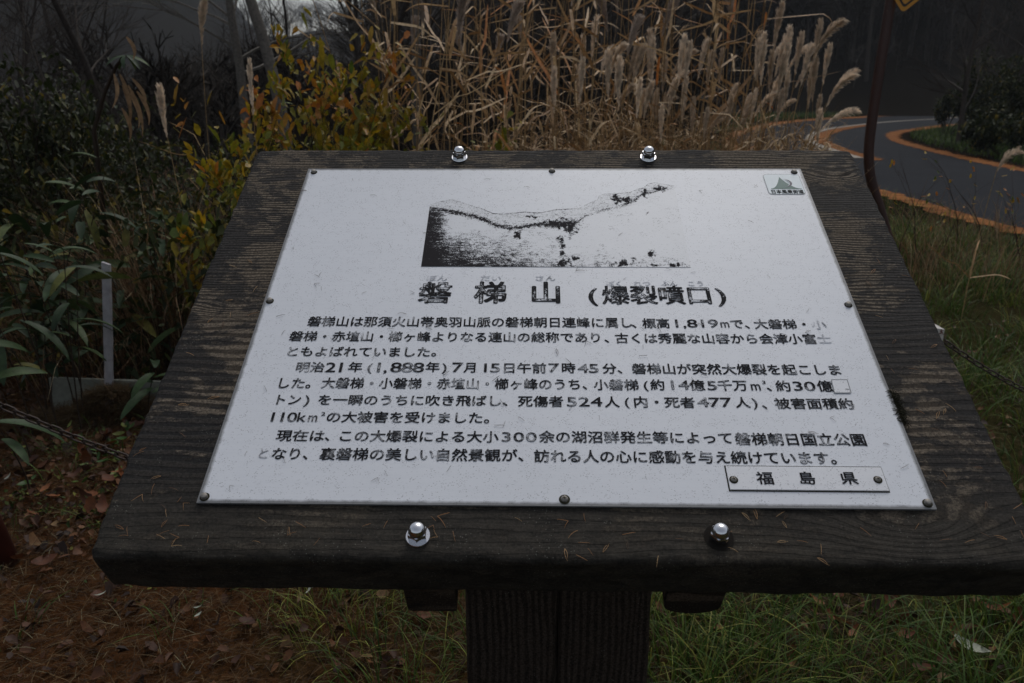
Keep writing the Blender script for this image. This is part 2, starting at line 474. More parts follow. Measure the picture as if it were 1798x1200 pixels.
# ------------------------------------------------------------------ ROAD
def asphalt():
    k = N('wet_asphalt', 0.85, 0.06)
    ps = k.pos(); n = k.noise(ps, 130, 3, 0.8); b = k.noise(ps, 0.8, 4, 0.6)
    c = k.mix(n, (0.012, 0.013, 0.016), (0.026, 0.029, 0.034))
    k.col(k.mix(k.ramp(b, [(0.4, 0.0), (0.7, 0.5)]), c, (0.011, 0.012, 0.015)))
    k.bump(k.noise(ps, 60, 4, 0.8), 0.5, 0.008); return k.mat
M_asph = asphalt()
M_needles_road = veg('orange_needle_drift', [(0, (0.1286, 0.0422, 0.0099)), (0.5, (0.2221, 0.0774, 0.0168)), (1, (0.3272, 0.1408, 0.0344))], 0.85, 0.1, trans=0.0)
M_white = simple('worn_road_paint', (0.26, 0.23, 0.19), 0.7, 0.3, 0, 0.35, 20)
outer = [(1700, 193), (1655, 197), (1560, 203), (1500, 207), (1440, 210), (1390, 214), (1330, 224), (1280, 243), (1300, 270), (1400, 300), (1480, 322), (1560, 345), (1640, 370), (1730, 395), (1798, 412), (1950, 450)]
centre = [(1700, 207), (1655, 210), (1560, 216), (1480, 225), (1440, 233), (1424, 243), (1432, 254), (1470, 268), (1520, 283), (1560, 294), (1600, 304), (1660, 319), (1798, 352), (1950, 388)]
inner = [(1720, 217), (1655, 222), (1610, 228), (1572, 234), (1566, 243), (1585, 252), (1620, 262), (1700, 281), (1798, 301), (1950, 330)]
def smooth_line(pts, n):
    P = np.array([gp(*p)[:2] for p in pts])
    s = np.concatenate([[0], np.cumsum(np.hypot(*np.diff(P, axis=0).T))])
    # catmull-rom through points by arc length
    t = np.linspace(0, s[-1], n)
    out = []
    for q in t:
        i = min(max(np.searchsorted(s, q) - 1, 0), len(P) - 2)
        u = (q - s[i]) / (s[i + 1] - s[i])
        p0, p1, p2, p3 = P[max(i - 1, 0)], P[i], P[i + 1], P[min(i + 2, len(P) - 1)]
        out.append(0.5 * ((2 * p1) + (-p0 + p2) * u + (2 * p0 - 5 * p1 + 4 * p2 - p3) * u * u + (-p0 + 3 * p1 - 3 * p2 + p3) * u ** 3))
    return np.array(out)
LO, LC, LI = smooth_line(outer, 160), smooth_line(centre, 160), smooth_line(inner, 160)
def sheet(A, B, z0, z1, name, mat):
    n = len(A); V = np.concatenate([np.c_[A, np.full(n, z0)], np.c_[B, np.full(n, z1)]])
    i = np.arange(n - 1)
    return npmesh(name, V, np.stack([i, i + 1, i + 1 + n, i + n], -1), RNG.random(2 * n), mat)
ZR = 0.012
n = 160
V = np.concatenate([np.c_[LO, np.full(n, ZR)], np.c_[LC, np.full(n, ZR + 0.012)], np.c_[LI, np.full(n, ZR)]])
i = np.arange(n - 1)
Q = np.concatenate([np.stack([i, i + 1, i + 1 + n, i + n], -1), np.stack([i + n, i + 1 + n, i + 1 + 2 * n, i + 2 * n], -1)])
road = tag(link('road', npmesh('road', V, Q, RNG.random(len(V)), M_asph)), 'damp grey two lane asphalt road in a hairpin bend', kind='structure')
def offset(L, d):
    T = np.gradient(L, axis=0); T /= np.linalg.norm(T, axis=1)[:, None]
    return L + np.c_[-T[:, 1], T[:, 0]] * np.asarray(d)[:, None]
def drift(L, lo, hi, name, z, seed, label, i0=0, i1=None, wid=(1, 1, 1, 1, 1)):
    L = L[i0:i1]; m = len(L)
    s = np.linspace(0, m - 1.001, m * 6); w_ = np.interp(s + i0, [0, 40, 75, 110, 160], wid)
    Lf = np.stack([np.interp(s, np.arange(m), L[:, k]) for k in (0, 1)], -1)
    a = offset(Lf, w_ * (lo + 0.2 * (fbm(s * 1.7, s * 0, 3, seed) - 0.5))); b = offset(Lf, w_ * (hi + 0.35 * (fbm(s * 1.9, s * 0, 4, seed + 5) - 0.5)))
    me = sheet(a, b, z, z, name, M_needles_road)
    o = link(name, me); tag(o, label, kind='stuff')
    return a, b
a1, b1 = drift(LO, 0.22, -0.16, 'needle_drift', ZR + 0.006, 1, 'orange larch needles drifted along the outer road edge', wid=(4, 3, 2.0, 1.0, 0.7))
a2, b2 = drift(LI, -0.15, 0.22, 'needle_drift', ZR + 0.006, 2, 'orange larch needles drifted along the inner road edge', wid=(2.0, 1.4, 0.9, 0.9, 0.8))
a3, b3 = drift(LC, 0.10, 0.55, 'needle_drift', ZR + 0.018, 3, 'orange larch needles drifted along the centre line', 52, 128, wid=(0.4, 0.7, 1.0, 0.7, 0.3))
lw = np.full(n, 0.0)
ln = link('centre_line', sheet(offset(LC, lw - 0.14)[:126], offset(LC, lw + 0.06)[:126], ZR + 0.024, ZR + 0.024, 'centre_line', M_white), road)

# loose needles along the drifts
def lying(P, L, W, zl=0.01, curl=0.2, seg=2):
    n = len(P); h = RNG.random(n) * 2 * math.pi
    return blades(P, h, L, W, np.full(n, 1.0) * (0.9 + 0.2 * RNG.random(n)), seg, lift=zl / max(np.mean(L), 1e-6) * RNG.random(n) * 2, tip=0.5)
parts = []
for a, b in ((a1, b1), (a2, b2), (a3, b3)):
    m = 2600; idx = RNG.integers(0, len(a), m); t = RNG.random(m)[:, None] * 1.2 - 0.1
    P = a[idx] * (1 - t) + b[idx] * t
    P = np.c_[P + RNG.normal(0, 0.05, P.shape), np.full(m, ZR + 0.022)]
    parts.append(lying(P, RNG.uniform(0.03, 0.09, m), 0.006))
V, Q, R = join(parts)
tag(link('roadside_needles', npmesh('roadside_needles', V, Q, R, M_needles_road)), 'loose orange needles scattered beside the road drifts', kind='stuff')

# ------------------------------------------------------------------ THE INFORMATION SIGN
SIGN_LABEL = 'large weathered wooden information sign with a white metal plate of Japanese text'
sign = empty('information_sign', (0, 0, ZC), (TILT, 0, 0), SIGN_LABEL, 'sign')
TH = 0.081
def board_mesh():
    hx, hy, hz = 0.5625, 0.4275, TH / 2
    def ax(h, n, e=(0, 0.002, 0.004, 0.007, 0.011, 0.018)):
        e = np.array(e); return np.unique(np.round(np.concatenate([-h + e, np.linspace(-h + 0.022, h - 0.022, n), h - e]), 6))
    xs, ys, zs = ax(hx, 190), ax(hy, 120), ax(hz, 8)
    idx = {}; V = []; Q = []
    def face(A, B, fn, flip):
        b = len(V); na, nb = len(A), len(B)
        for bb in B:
            for aa in A: V.append(fn(aa, bb))
        for j in range(nb - 1):
            for i_ in range(na - 1):
                q = (b + j * na + i_, b + j * na + i_ + 1, b + (j + 1) * na + i_ + 1, b + (j + 1) * na + i_)
                Q.append(q[::-1] if flip else q)
    face(xs, ys, lambda a, b: (a, b, hz), False); face(xs, ys, lambda a, b: (a, b, -hz), True)
    face(xs, zs, lambda a, b: (a, -hy, b), False); face(xs, zs, lambda a, b: (a, hy, b), True)
    face(ys, zs, lambda a, b: (-hx, a, b), True); face(ys, zs, lambda a, b: (hx, a, b), False)
    V = np.array(V)
    r = 0.006 + 0.006 * fbm(V[:, 0] * 22 + 5, V[:, 1] * 22 + V[:, 2] * 40, 3, 4)
    cx = np.clip((np.abs(V[:, 0]) - 0.50) / 0.06, 0, 1) * np.clip((np.abs(V[:, 1]) - 0.37) / 0.055, 0, 1)
    r = r + cx * 0.004
    H = np.array([hx, hy, hz])
    inn = np.clip(V, -(H - r[:, None]), (H - r[:, None]))
    d = V - inn; ln_ = np.linalg.norm(d, axis=1)
    ok = ln_ > 1e-9
    V[ok] = inn[ok] + d[ok] / ln_[ok, None] * r[ok, None]
    # eroded surface
    ed = np.minimum(hx - np.abs(V[:, 0]), hy - np.abs(V[:, 1]))
    er = (fbm(V[:, 0] * 60, V[:, 1] * 140, 3, 8) - 0.5) * 0.0026 * np.clip(1.4 - ed / 0.05, 0.3, 1.4)
    V[:, 2] += np.where(V[:, 2] > 0, er - 0.0005, 0)
    V[:, 0] += (fbm(V[:, 1] * 70, V[:, 2] * 60, 3, 12) - 0.5) * 0.005 * (np.abs(V[:, 0]) > hx - 0.02)
    V[:, 1] += (fbm(V[:, 0] * 50, V[:, 2] * 60, 3, 13) - 0.5) * 0.004 * (np.abs(V[:, 1]) > hy - 0.02)
    V[:, 2] -= TH / 2 + 0.0035
    # weld coincident border vertices
    key = {}; remap = np.zeros(len(V), int); out = []
    K = np.round(V * 5000).astype(int)
    for i_, kk in enumerate(map(tuple, K)):
        if kk not in key: key[kk] = len(out); out.append(V[i_])
        remap[i_] = key[kk]
    Q = remap[np.array(Q)]
    return np.array(out), Q
V, Q = board_mesh()
link('board', npmesh('board', V, Q, np.full(len(V), 0.5), M_board, smooth=True), sign)

# plate, 2 mm of painted metal
mb = MB(); mb.box((0, 0, -0.0014), (0.45, 0.3557, 0.0014))
plate = link('plate', mb.mesh('plate', M_plate), sign)

_gc = {}
def glyph(ch, off):
    if (ch, off) in _gc: return _gc[(ch, off)]
    cu = bpy.data.curves.new('glyph', 'FONT'); cu.body = ch; cu.size = 1.0; cu.resolution_u = 3; cu.offset = off
    ob = bpy.data.objects.new('glyph', cu); C.objects.link(ob)
    dg = bpy.context.evaluated_depsgraph_get(); dg.update()
    me = ob.evaluated_get(dg).to_mesh()
    vs = [(v.co.x, v.co.y) for v in me.vertices]; fs = [tuple(p.vertices) for p in me.polygons]
    bpy.data.objects.remove(ob); bpy.data.curves.remove(cu)
    _gc[(ch, off)] = (vs, fs); return vs, fs
def is_wide(ch): return ord(ch) > 0x2000
def lettering(name, segs, ytop, ybot, parent, faded=(), z=0.0006, bold=0.019, label=None, worn=True, wm=None):
    """segs: (text, px x0, px x1, [ytop, ybot]); every glyph is laid in its cell on the plate"""
    mb = MB()
    for sg in segs:
        text, x0, x1 = sg[:3]
        yt, yb = (sg[3], sg[4]) if len(sg) > 3 else (ytop, ybot)
        a0, bt = pl(x0, (yt + yb) / 2 + 0.0); a1, _ = pl(x1, (yt + yb) / 2)
        _, btop = pl((x0 + x1) / 2, yt); _, bbot = pl((x0 + x1) / 2, yb)
        h = btop - bbot
        cell = (a1 - a0) / len(text)
        for i_, ch in enumerate(text):
            # strokes are thickened by laying the glyph a few times side by side; the worn heart of the stroke lies on top
            wide = is_wide(ch)
            vs, fs = glyph(ch, 0.0)
            if not vs: continue
            bd = bold if wide else bold * 0.6
            dirs = [(0, 0)] + [(math.cos(a_ * math.pi / 4) * bd, math.sin(a_ * math.pi / 4) * bd) for a_ in range(8)]
            cx0 = a0 + i_ * cell
            if not wide:
                xs_ = [v[0] for v in vs]; xa, xb = min(xs_), max(xs_)
                sxw = {'m': 0.80, 'k': 1.15, '(': 1.0, ')': 1.0, ',': 1.2, '1': 1.35}.get(ch, 1.42) * h / 0.73
                if (xb - xa) * sxw > cell * 0.96: sxw = cell * 0.96 / (xb - xa)
                cen = cx0 + cell / 2
                yb_, yh_ = (0.10, 0.90) if ch in '()' else (0.0, 0.73)
            fad = (i_, text) in faded or text in faded
            for k_, (ox, oy) in enumerate(dirs + ([(0, 0)] if worn else [])):
                top_ = k_ == len(dirs)
                if fad and k_ not in (0, len(dirs)): continue
                if wide: V_ = [(cx0 + (x + ox) * cell, bbot + (y + oy + 0.09) / 0.93 * h) for x, y in vs]
                else: V_ = [(cen + (x + ox - (xa + xb) / 2) * sxw, bbot + ((y + oy + yb_) / yh_) * h) for x, y in vs]
                mb.add([(a, b, z + k_ * 1.2e-5 + (0.0002 if top_ else 0)) for a, b in V_], fs, 2 if fad else (1 if top_ else 0))
    o = link(name, mb.mesh(name, [M_ink, wm or M_worn, M_faded]), parent)
    if label: o['label'] = label
    return o
lettering('text_line', [('磐梯山は那須火山帯奥羽山脈の磐梯朝日連峰に属し', 540, 1111.5), ('、', 1108, 1133, 559.5, 577), ('標高', 1127, 1176.5, 560, 577), ('1', 1180, 1196, 561, 575.5), (',', 1196, 1207, 561, 575.5), ('819', 1206, 1261, 561, 575.5), ('m', 1260, 1284, 561, 575.5), ('で、', 1281, 1331, 561, 578), ('大磐梯・', 1323, 1424, 561.5, 578.5), ('小', 1424, 1451, 562, 579)], 557.5, 575, plate, faded=('小',))
lettering('text_line', [('磐梯・赤埴山・櫛ヶ峰よりなる連山の総称であり', 508, 1058, 583.5, 601), ('、', 1060, 1086, 586, 603), ('古くは秀麗な山容から会津小富', 1079, 1434, 586.5, 604), ('士', 1434, 1460, 587.5, 604)], 585, 602, plate, faded=('士',))
lettering('text_line', [('ともよばれていました', 501, 757), ('。', 757, 783)], 609.5, 627, plate)
lettering('text_line', [('明治', 519, 571), ('21', 572, 608), ('年', 611, 637), ('(', 640, 660), ('1', 659, 672), (',', 672, 683), ('888', 686, 745), ('年', 747, 773), (')', 771, 790, 637, 654), ('7', 794, 813), ('月', 814, 839, 637, 655), ('15', 844, 878, 638, 654), ('日午前', 881, 960, 638, 656), ('7', 963, 982, 638, 654), ('時', 985, 1011, 638, 656), ('45', 1014, 1052, 639, 655), ('分、', 1057, 1109, 639, 657), ('磐梯山が突然大爆裂を起こしま', 1109, 1478, 640, 658.5)], 636.5, 654, plate)
lettering('text_line', [('した。', 485, 563), ('大磐梯・小磐梯・赤埴山・櫛ヶ峰のうち、', 564, 1047, 665, 684), ('小磐梯', 1042, 1122, 667, 686), ('(', 1124, 1144, 668, 685), ('約', 1141, 1168, 667, 686), ('14', 1171, 1210, 668, 684.5), ('億', 1210, 1238, 668, 686.5), ('5', 1240, 1260, 669, 685.5), ('千万', 1259, 1313, 668, 687), ('m', 1314, 1338, 669, 686), ('3', 1337, 1345, 669, 675), ('、', 1344, 1371, 669, 688), ('約', 1361, 1389, 669, 688), ('30', 1390, 1432, 670, 686.5), ('億', 1434, 1462, 669, 688.5)], 664, 683, plate)
lettering('text_line', [('トン', 479, 530), (')', 530, 549), ('を一瞬のうちに吹き飛ばし、', 557, 909, 694.5, 713), ('死傷者', 909, 990, 696, 715), ('524', 993, 1058, 697, 714), ('人', 1061, 1088, 697, 716), ('(', 1091, 1111, 697, 715), ('内・', 1111, 1167, 697, 716.5), ('死者', 1166, 1221, 698, 717), ('477', 1224, 1285, 698, 715), ('人', 1290, 1317, 698, 717), (')', 1316, 1334, 698, 717), ('、', 1336, 1362, 700, 719), ('被害面積約', 1360, 1499, 700, 719)], 693, 712, plate)
lettering('text_line', [('110', 471, 522, 724, 741), ('k', 521, 540, 724, 741), ('m', 538, 562, 724, 741), ('2', 563, 573, 724, 730.5), ('の大被害を受けました。', 572, 877, 724, 743.5)], 724, 743, plate)
lettering('text_line', [('現在は', 485, 571), ('、', 570, 598), ('この大爆裂による大小', 593, 876, 757, 777), ('300', 878, 944, 759, 776), ('余の湖沼群発生等によって', 946, 1288, 758.5, 779), ('磐梯朝日国立公園', 1290, 1521, 761.5, 783)], 756, 775.5, plate)
lettering('text_line', [('と', 451, 475, 787, 806), ('なり、', 476, 560), ('裏磐梯の美しい自然景観が、', 561, 938, 788.5, 810), ('訪れる人の心に感動を与え続けています。', 937, 1485, 792.5, 814.5)], 787, 808, plate, faded=('と',))
for sg in [('磐', 734, 795, 496, 533), ('梯', 832, 891, 496, 533), ('山', 929, 988, 496, 533), ('(', 1030, 1052, 504, 533), ('爆', 1056, 1106, 503, 535), ('裂', 1105, 1155, 503, 535), ('噴', 1154, 1203, 503, 535), ('口', 1203, 1252, 503, 535), (')', 1252, 1279, 504, 534)]:
    lettering('title_character', [sg], 496, 533, plate, bold=0.020 if sg[0] in '磐爆噴裂' else 0.030, wm=M_wornt)
for sg in [('ぼん', 748, 786, 484, 494), ('だい', 843, 881, 484, 494), ('さん', 938, 976, 484, 494), ('ばく', 1064, 1094, 494, 503), ('れつ', 1112, 1143, 494, 503), ('ふん', 1160, 1190, 494, 503), ('こう', 1206, 1237, 494, 503)]:
    lettering('small_reading_text', [sg], 484, 494, plate, faded=(sg[0],), bold=0.0)

# faded printed photograph of the ridge
def zx(p): return (700 + p[0] / 3.27, 280 + p[1] / 3.27)
SKY = [(180, 262), (205, 255), (260, 238), (305, 233), (340, 240), (400, 262), (480, 285), (540, 310), (600, 316), (720, 303), (820, 308), (900, 290), (960, 287), (1040, 280), (1100, 250), (1140, 235), (1150, 210), (1185, 200), (1240, 200), (1330, 190), (1370, 172), (1405, 165), (1430, 142), (1470, 135), (1530, 145), (1570, 152)]
RID = [(180, 268), (300, 285), (400, 305), (500, 335), (560, 365), (640, 380), (700, 380), (780, 362), (860, 350), (950, 345), (1000, 350), (1060, 325), (1120, 300), (1180, 280), (1250, 265), (1330, 240), (1400, 190), (1530, 170), (1580, 165)]
def plz(pts): return np.array([pl(*zx(p)) for p in pts])
SKp, RDp = plz(SKY), plz(RID)
bl_, br_ = pl(*zx((130, 617))), pl(*zx((1690, 622)))
PX0, PX1 = (bl_[0] + SKp[0][0]) / 2, (br_[0] + SKp[-1][0]) / 2
PB = (bl_[1] + br_[1]) / 2
nu, nv = 420, 110
us = np.linspace(0, 1, nu); X = PX0 + us * (PX1 - PX0)
st_ = np.interp(X, SKp[:, 0] + 0 * X[0], SKp[:, 1]) + 0.0012 * (fbm(us * 90, us * 0, 3, 5) - 0.5)
rd_ = np.interp(X, RDp[:, 0], RDp[:, 1]) + 0.003 * (fbm(us * 120, us * 0, 3, 6) - 0.5)
vv_ = np.linspace(0, 1, nv)
XX = np.repeat(X[:, None], nv, 1); YY = PB + (st_[:, None] - PB) * vv_[None, :]
U = np.repeat(us[:, None], nv, 1)
below = rd_[:, None] - YY           # >0 below the tree line
hfrac = (YY - PB) / (RDp[0][1] - PB)
dk = np.full(XX.shape, 0.18)
above = below < 0
dk[above] = 0.31 + 0.25 * (fbm(XX * 60, YY * 120, 3, 30)[above] - 0.5)
dk = np.where((above) & ((st_[:, None] - YY) < 0.0014), 0.62, dk)
thick = np.interp(U[:, 0], [0, 0.25, 0.4, 0.5, 0.58, 0.62, 0.8, 1], [0.016, 0.016, 0.013, 0.026, 0.024, 0.010, 0.012, 0.006])[:, None]
streak = np.interp(U[:, 0], [0, 0.57, 0.62, 0.66, 0.70, 0.76, 0.8, 0.9, 1], [1, 1, 0.65, 0.5, 0.75, 0.5, 0.8, 0.75, 0.3])[:, None]
band = np.clip(1.15 - 0.7 * fbm(XX * 380, YY * 380, 3, 44) - np.abs(below - thick * 0.5) / (thick * 0.75 + 0.0015 + 0.003 * fbm(XX * 300, YY * 300, 3, 9)), 0, 1)
low = np.clip(below / 0.02, 0, 1) * (below > 0)
left = np.clip(0.95 - U * 1.50 - hfrac * 0.35 + 0.5 * (fbm(XX * 45, YY * 80, 4, 40) - 0.5), 0, 0.85)
lines_ = fbm(XX * 30, YY * 420, 4, 14)
upper = np.clip((hfrac - 0.42 + 0.25 * (fbm(XX * 60, YY * 300, 3, 41) - 0.5)) / 0.2, 0, 1) * np.clip((U - 0.045 + 0.03 * (fbm(XX * 50, YY * 90, 3, 43) - 0.5)) / 0.06, 0, 1)
tone = 0.10 + 0.22 * (fbm(XX * 40, YY * 60, 3, 61) > 0.56) * (fbm(XX * 200, YY * 200, 3, 62)) + left * 0.62 - upper * left * 0.68 + (lines_ - 0.5) * 0.5 * np.clip(left + 0.15, 0, 1)
tone = tone + 0.62 * np.clip(0.30 - hfrac, 0, 1) / 0.30 * np.clip(1.25 - 0.9 * U, 0, 1) * fbm(XX * 90, YY * 160, 3, 17)
tone = tone + np.clip(0.10 - U, 0, 0.1) * 4.5
dk = np.where(below > 0, np.maximum(tone * low + 0.2 * (1 - low), -0.1), dk)
dk = np.maximum(dk, band * 1.2 * streak)
def blot(cx, cy, rx, ry, s=1.2, seed=1):
    c = pl(*zx((cx, cy))); R_ = np.hypot((XX - c[0]) / (rx / 3.27 * 0.0014), (YY - c[1]) / (ry / 3.27 * 0.0022))
    return np.clip(1.35 - R_ - 1.7 * (fbm(XX * 240, YY * 200, 3, seed) - 0.3), 0, 1) * s
for q in ((950, 372, 70, 30), (985, 400, 40, 40), (900, 372, 60, 18), (930, 460, 26, 14), (935, 500, 16, 26), (940, 545, 14, 26), (945, 598, 42, 24), (1005, 570, 34, 16), (1252, 235, 26, 36), (1310, 235, 42, 18), (1410, 190, 18, 34), (1490, 170, 48, 16), (1425, 307, 10, 8), (1450, 545, 18, 22), (1350, 572, 14, 8), (735, 330, 20, 6), (775, 333, 14, 10), (680, 440, 26, 24), (1580, 610, 50, 12), (1280, 600, 60, 16), (1480, 612, 30, 8)):
    dk = np.maximum(dk, blot(*q, seed=int(q[0])))
dk = dk + 0.10 * (fbm(XX * 200, YY * 260, 3, 21) - 0.5)
sh = np.interp(hfrac, [0, 1.6], [1, 0]); 
left_sh = (bl_[0] - PX0) * np.clip(1 - hfrac, -1, 1) * (1 - U)
V = np.stack([XX, YY, np.full(XX.shape, 0.0007)], -1).reshape(-1, 3)
ii = (np.arange(nu - 1)[:, None] * nv + np.arange(nv - 1)[None, :]).ravel()
link('printed_photo', npmesh('printed_photo', V, np.stack([ii, ii + nv, ii + nv + 1, ii + 1], -1), dk.ravel(), M_photo), plate)['label'] = 'faded black and white print of a crater ridge'

# erased square at the end of the fifth line
q = [pl(1459, 668), pl(1487, 668), pl(1494, 691), pl(1465, 691)]
mb = MB(); cx_ = sum(a for a, b in q) / 4; cy_ = sum(b for a, b in q) / 4
mb.add([(a, b, 0.0011) for a, b in q], [(3, 2, 1, 0)], 0)
for k in range(4):
    a, b = Vector(q[k] + (0.0013,)), Vector(q[(k + 1) % 4] + (0.0013,))
    d = (b - a).normalized(); nn = Vector((-d.y, d.x, 0)) * 0.0005
    mb.add([a - nn, b - nn, b + nn, a + nn], [(0, 1, 2, 3)], 1)
link('blank_patch', mb.mesh('blank_patch', [M_name, M_line]), plate)

# route emblem sticker
A, B = pl(1338, 307), pl(1413, 342)
sx0, sx1, sy1, sy0 = pl(1339, 308)[0], pl(1402, 308)[0], pl(1339, 307)[1], pl(1350, 342)[1]
sx1 = (sx1 + pl(1415, 341)[0]) / 2; sx0 = (sx0 + pl(1350, 341)[0]) / 2
def rrect(x0, x1, y0, y1, r, n=6):
    out = []
    for cx, cy, a0 in ((x1 - r, y1 - r, 0), (x0 + r, y1 - r, 90), (x0 + r, y0 + r, 180), (x1 - r, y0 + r, 270)):
        for k in range(n + 1):
            a = math.radians(a0 + 90 * k / n); out.append((cx + r * math.cos(a), cy + r * math.sin(a)))
    return out
stk = MB(); R0 = rrect(sx0, sx1, sy0, sy1, 0.007); R1 = rrect(sx0 + 0.0006, sx1 - 0.0006, sy0 + 0.0006, sy1 - 0.0006, 0.0065)
m_ = len(R0)
stk.add([(a, b, 0.0008) for a, b in R1], [tuple(range(m_))], 0)
stk.add([(a, b, 0.0009) for a, b in R0] + [(a, b, 0.0009) for a, b in R1], [(k, (k + 1) % m_, m_ + (k + 1) % m_, m_ + k) for k in range(m_)], 1)
sticker = link('emblem_sticker', stk.mesh('emblem_sticker', [M_sky, M_line]), sign)
sw, shh = sx1 - sx0, sy1 - sy0
def S(u, v): return (sx0 + sw * u, sy0 + shh * v)
prof = []
for t in np.linspace(0, 1, 13): prof.append(S(0.10 + 0.33 * t, 0.27 + 0.58 * t ** 2.1))
for t in np.linspace(0.04, 1, 13): prof.append(S(0.43 + 0.50 * t, 0.27 + 0.58 * (1 - t) ** 2.0))
mt = MB(); b0 = S(0.10, 0.25)[1]
vs = []
for a, b in prof: vs += [(a, b0, 0.0012), (a, b, 0.0012)]
mt.add(vs, [(2 * k, 2 * k + 2, 2 * k + 3, 2 * k + 1) for k in range(len(prof) - 1)])
link('mountain_emblem', mt.mesh('mountain_emblem', M_green), sticker)
rd = MB()
for r_, w0, mi in ((1.0, 0.060, 0), (0.80, 0.012, 1)):
    pts = []; 
    for t in np.linspace(0, 1, 16):
        a = math.radians(95 - 190 * t)
        pts.append((0.50 + 0.19 * math.cos(a) * r_, 0.545 + 0.19 * math.sin(a), w0 * (0.25 + 0.95 * math.sin(math.pi * min(t * 0.75 + 0.05, 1)))))
    vs = []
    for k, (a, b, ww) in enumerate(pts):
        vs += [S(a - ww / 2, b) + (0.0015 + 0.0002 * mi,), S(a + ww / 2, b) + (0.0015 + 0.0002 * mi,)]
    rd.add(vs, [(2 * k, 2 * k + 1, 2 * k + 3, 2 * k + 2) for k in range(len(pts) - 1)], mi)
link('road_emblem', rd.mesh('road_emblem', [M_navy, M_sky]), sticker)
lettering('lettering', [('日本風景街道', 1353, 1411)], 334.5, 341, sticker, z=0.0012, bold=0.02, worn=False)

# small name plate with two screws
q = [pl(1275, 820.5), pl(1545, 820.5), pl(1560, 863.5), pl(1281, 863.5)]
nx0, nx1 = (q[0][0] + q[3][0]) / 2, (q[1][0] + q[2][0]) / 2; ny1, ny0 = q[0][1], q[2][1]
mb = MB(); mb.box(((nx0 + nx1) / 2, (ny0 + ny1) / 2, 0.0012), ((nx1 - nx0) / 2, (ny1 - ny0) / 2, 0.0011), 0)
mb.add([(nx0 - 0.0015, ny0 - 0.0018, 0.0003), (nx1 + 0.0015, ny0 - 0.0018, 0.0003), (nx1 + 0.0015, ny1 + 0.0022, 0.0003), (nx0 - 0.0015, ny1 + 0.0022, 0.0003)], [(0, 1, 2, 3)], 1)
namep = link('name_plate', mb.mesh('name_plate', [M_name, M_grime]), sign)
for sg in (('福', 1327, 1358, 831, 853), ('島', 1400, 1431, 831, 853), ('県', 1474, 1505, 831, 853)): lettering('character', [sg], 831, 853, namep, z=0.0028, worn=False, bold=0.016)

# screws
def screw_mesh(name, r, h, cross=False, slant=0.0):
    mb = MB(); n_ = 20
    prof = [(0, h), (r * 0.75, h), (r * 0.95, h * 0.82), (r, h * 0.45), (r, 0)] if not cross else [(0, h), (r * 0.45, h * 0.95), (r * 0.8, h * 0.7), (r, h * 0.25), (r, 0)]
    vs = []; 
    for (rr, zz) in prof:
        for k in range(n_): a = 2 * math.pi * k / n_; vs.append((rr * math.cos(a), rr * math.sin(a), zz))
    fs = [(i_ * n_ + k, (i_ + 1) * n_ + k, (i_ + 1) * n_ + (k + 1) % n_, i_ * n_ + (k + 1) % n_) for i_ in range(len(prof) - 1) for k in range(n_)]
    mb.add(vs, fs, 0)
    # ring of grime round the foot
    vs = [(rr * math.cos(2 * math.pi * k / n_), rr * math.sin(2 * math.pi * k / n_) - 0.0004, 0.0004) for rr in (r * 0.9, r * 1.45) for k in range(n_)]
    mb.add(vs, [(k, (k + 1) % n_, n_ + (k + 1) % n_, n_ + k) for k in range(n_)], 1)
    if cross:
        mb.box((0, 0, h * 0.97), (r * 0.5, r * 0.1, h * 0.06), 1); mb.box((0, 0, h * 0.975), (r * 0.1, r * 0.5, h * 0.06), 1)
    me = mb.mesh(name, [M_screw, M_grime], True); return me
SM = screw_mesh('screw', 0.0042, 0.0050); SM2 = screw_mesh('screw_cross', 0.0038, 0.0032, True)
for (u, v) in ((551, 303), (969, 301), (1394, 303), (474, 529), (1489, 536), (359, 873), (1628, 884)):
    a, b = pl(u, v); link('screw', SM, plate, (a, b, 0), (0, 0, random.random() * 3))
a, b = pl(991, 877); link('screw', SM2, plate, (a, b, 0), (0, 0, 0.3), (1.25, 1.25, 1.3))
for u, v in ((1288, 842.5), (1541, 842.5)):
    a, b = pl(u, v, 0.0023); link('screw', SM2, namep, (a, b, 0.0023), (0, 0, 0.3))

# cap nuts
def lathe(prof, n_, mb, mi=0, phase=0, z0=0):
    vs = []
    for (rr, zz) in prof:
        for k in range(n_): a = 2 * math.pi * k / n_ + phase; vs.append((rr * math.cos(a), rr * math.sin(a), zz + z0))
    fs = [(i_ * n_ + k, i_ * n_ + (k + 1) % n_, (i_ + 1) * n_ + (k + 1) % n_, (i_ + 1) * n_ + k) for i_ in range(len(prof) - 1) for k in range(n_)]
    mb.add(vs, fs, mi)
def nut_meshes(rot):
    mb = MB(); R_ = 0.0124
    lathe([(R_, 0.002), (R_, 0.0108), (R_ * 0.93, 0.0122), (0.0, 0.0123)], 6, mb, 0, rot)
    me = mb.mesh('hex_nut', M_steel)
    d = MB(); rr = 0.0104
    lathe([(rr, 0.0118), (rr * 1.0, 0.0135)] + [(rr * math.cos(t), 0.0135 + rr * 0.95 * math.sin(t)) for t in np.linspace(0.08, math.pi / 2, 12)], 32, d)
    w_ = MB(); lathe([(0.0150, -0.0035), (0.0150, 0.0012), (0.0143, 0.0021), (0.0, 0.0021)], 36, w_)
    return me, d.mesh('dome', M_steel, True), w_.mesh('washer', M_steel)
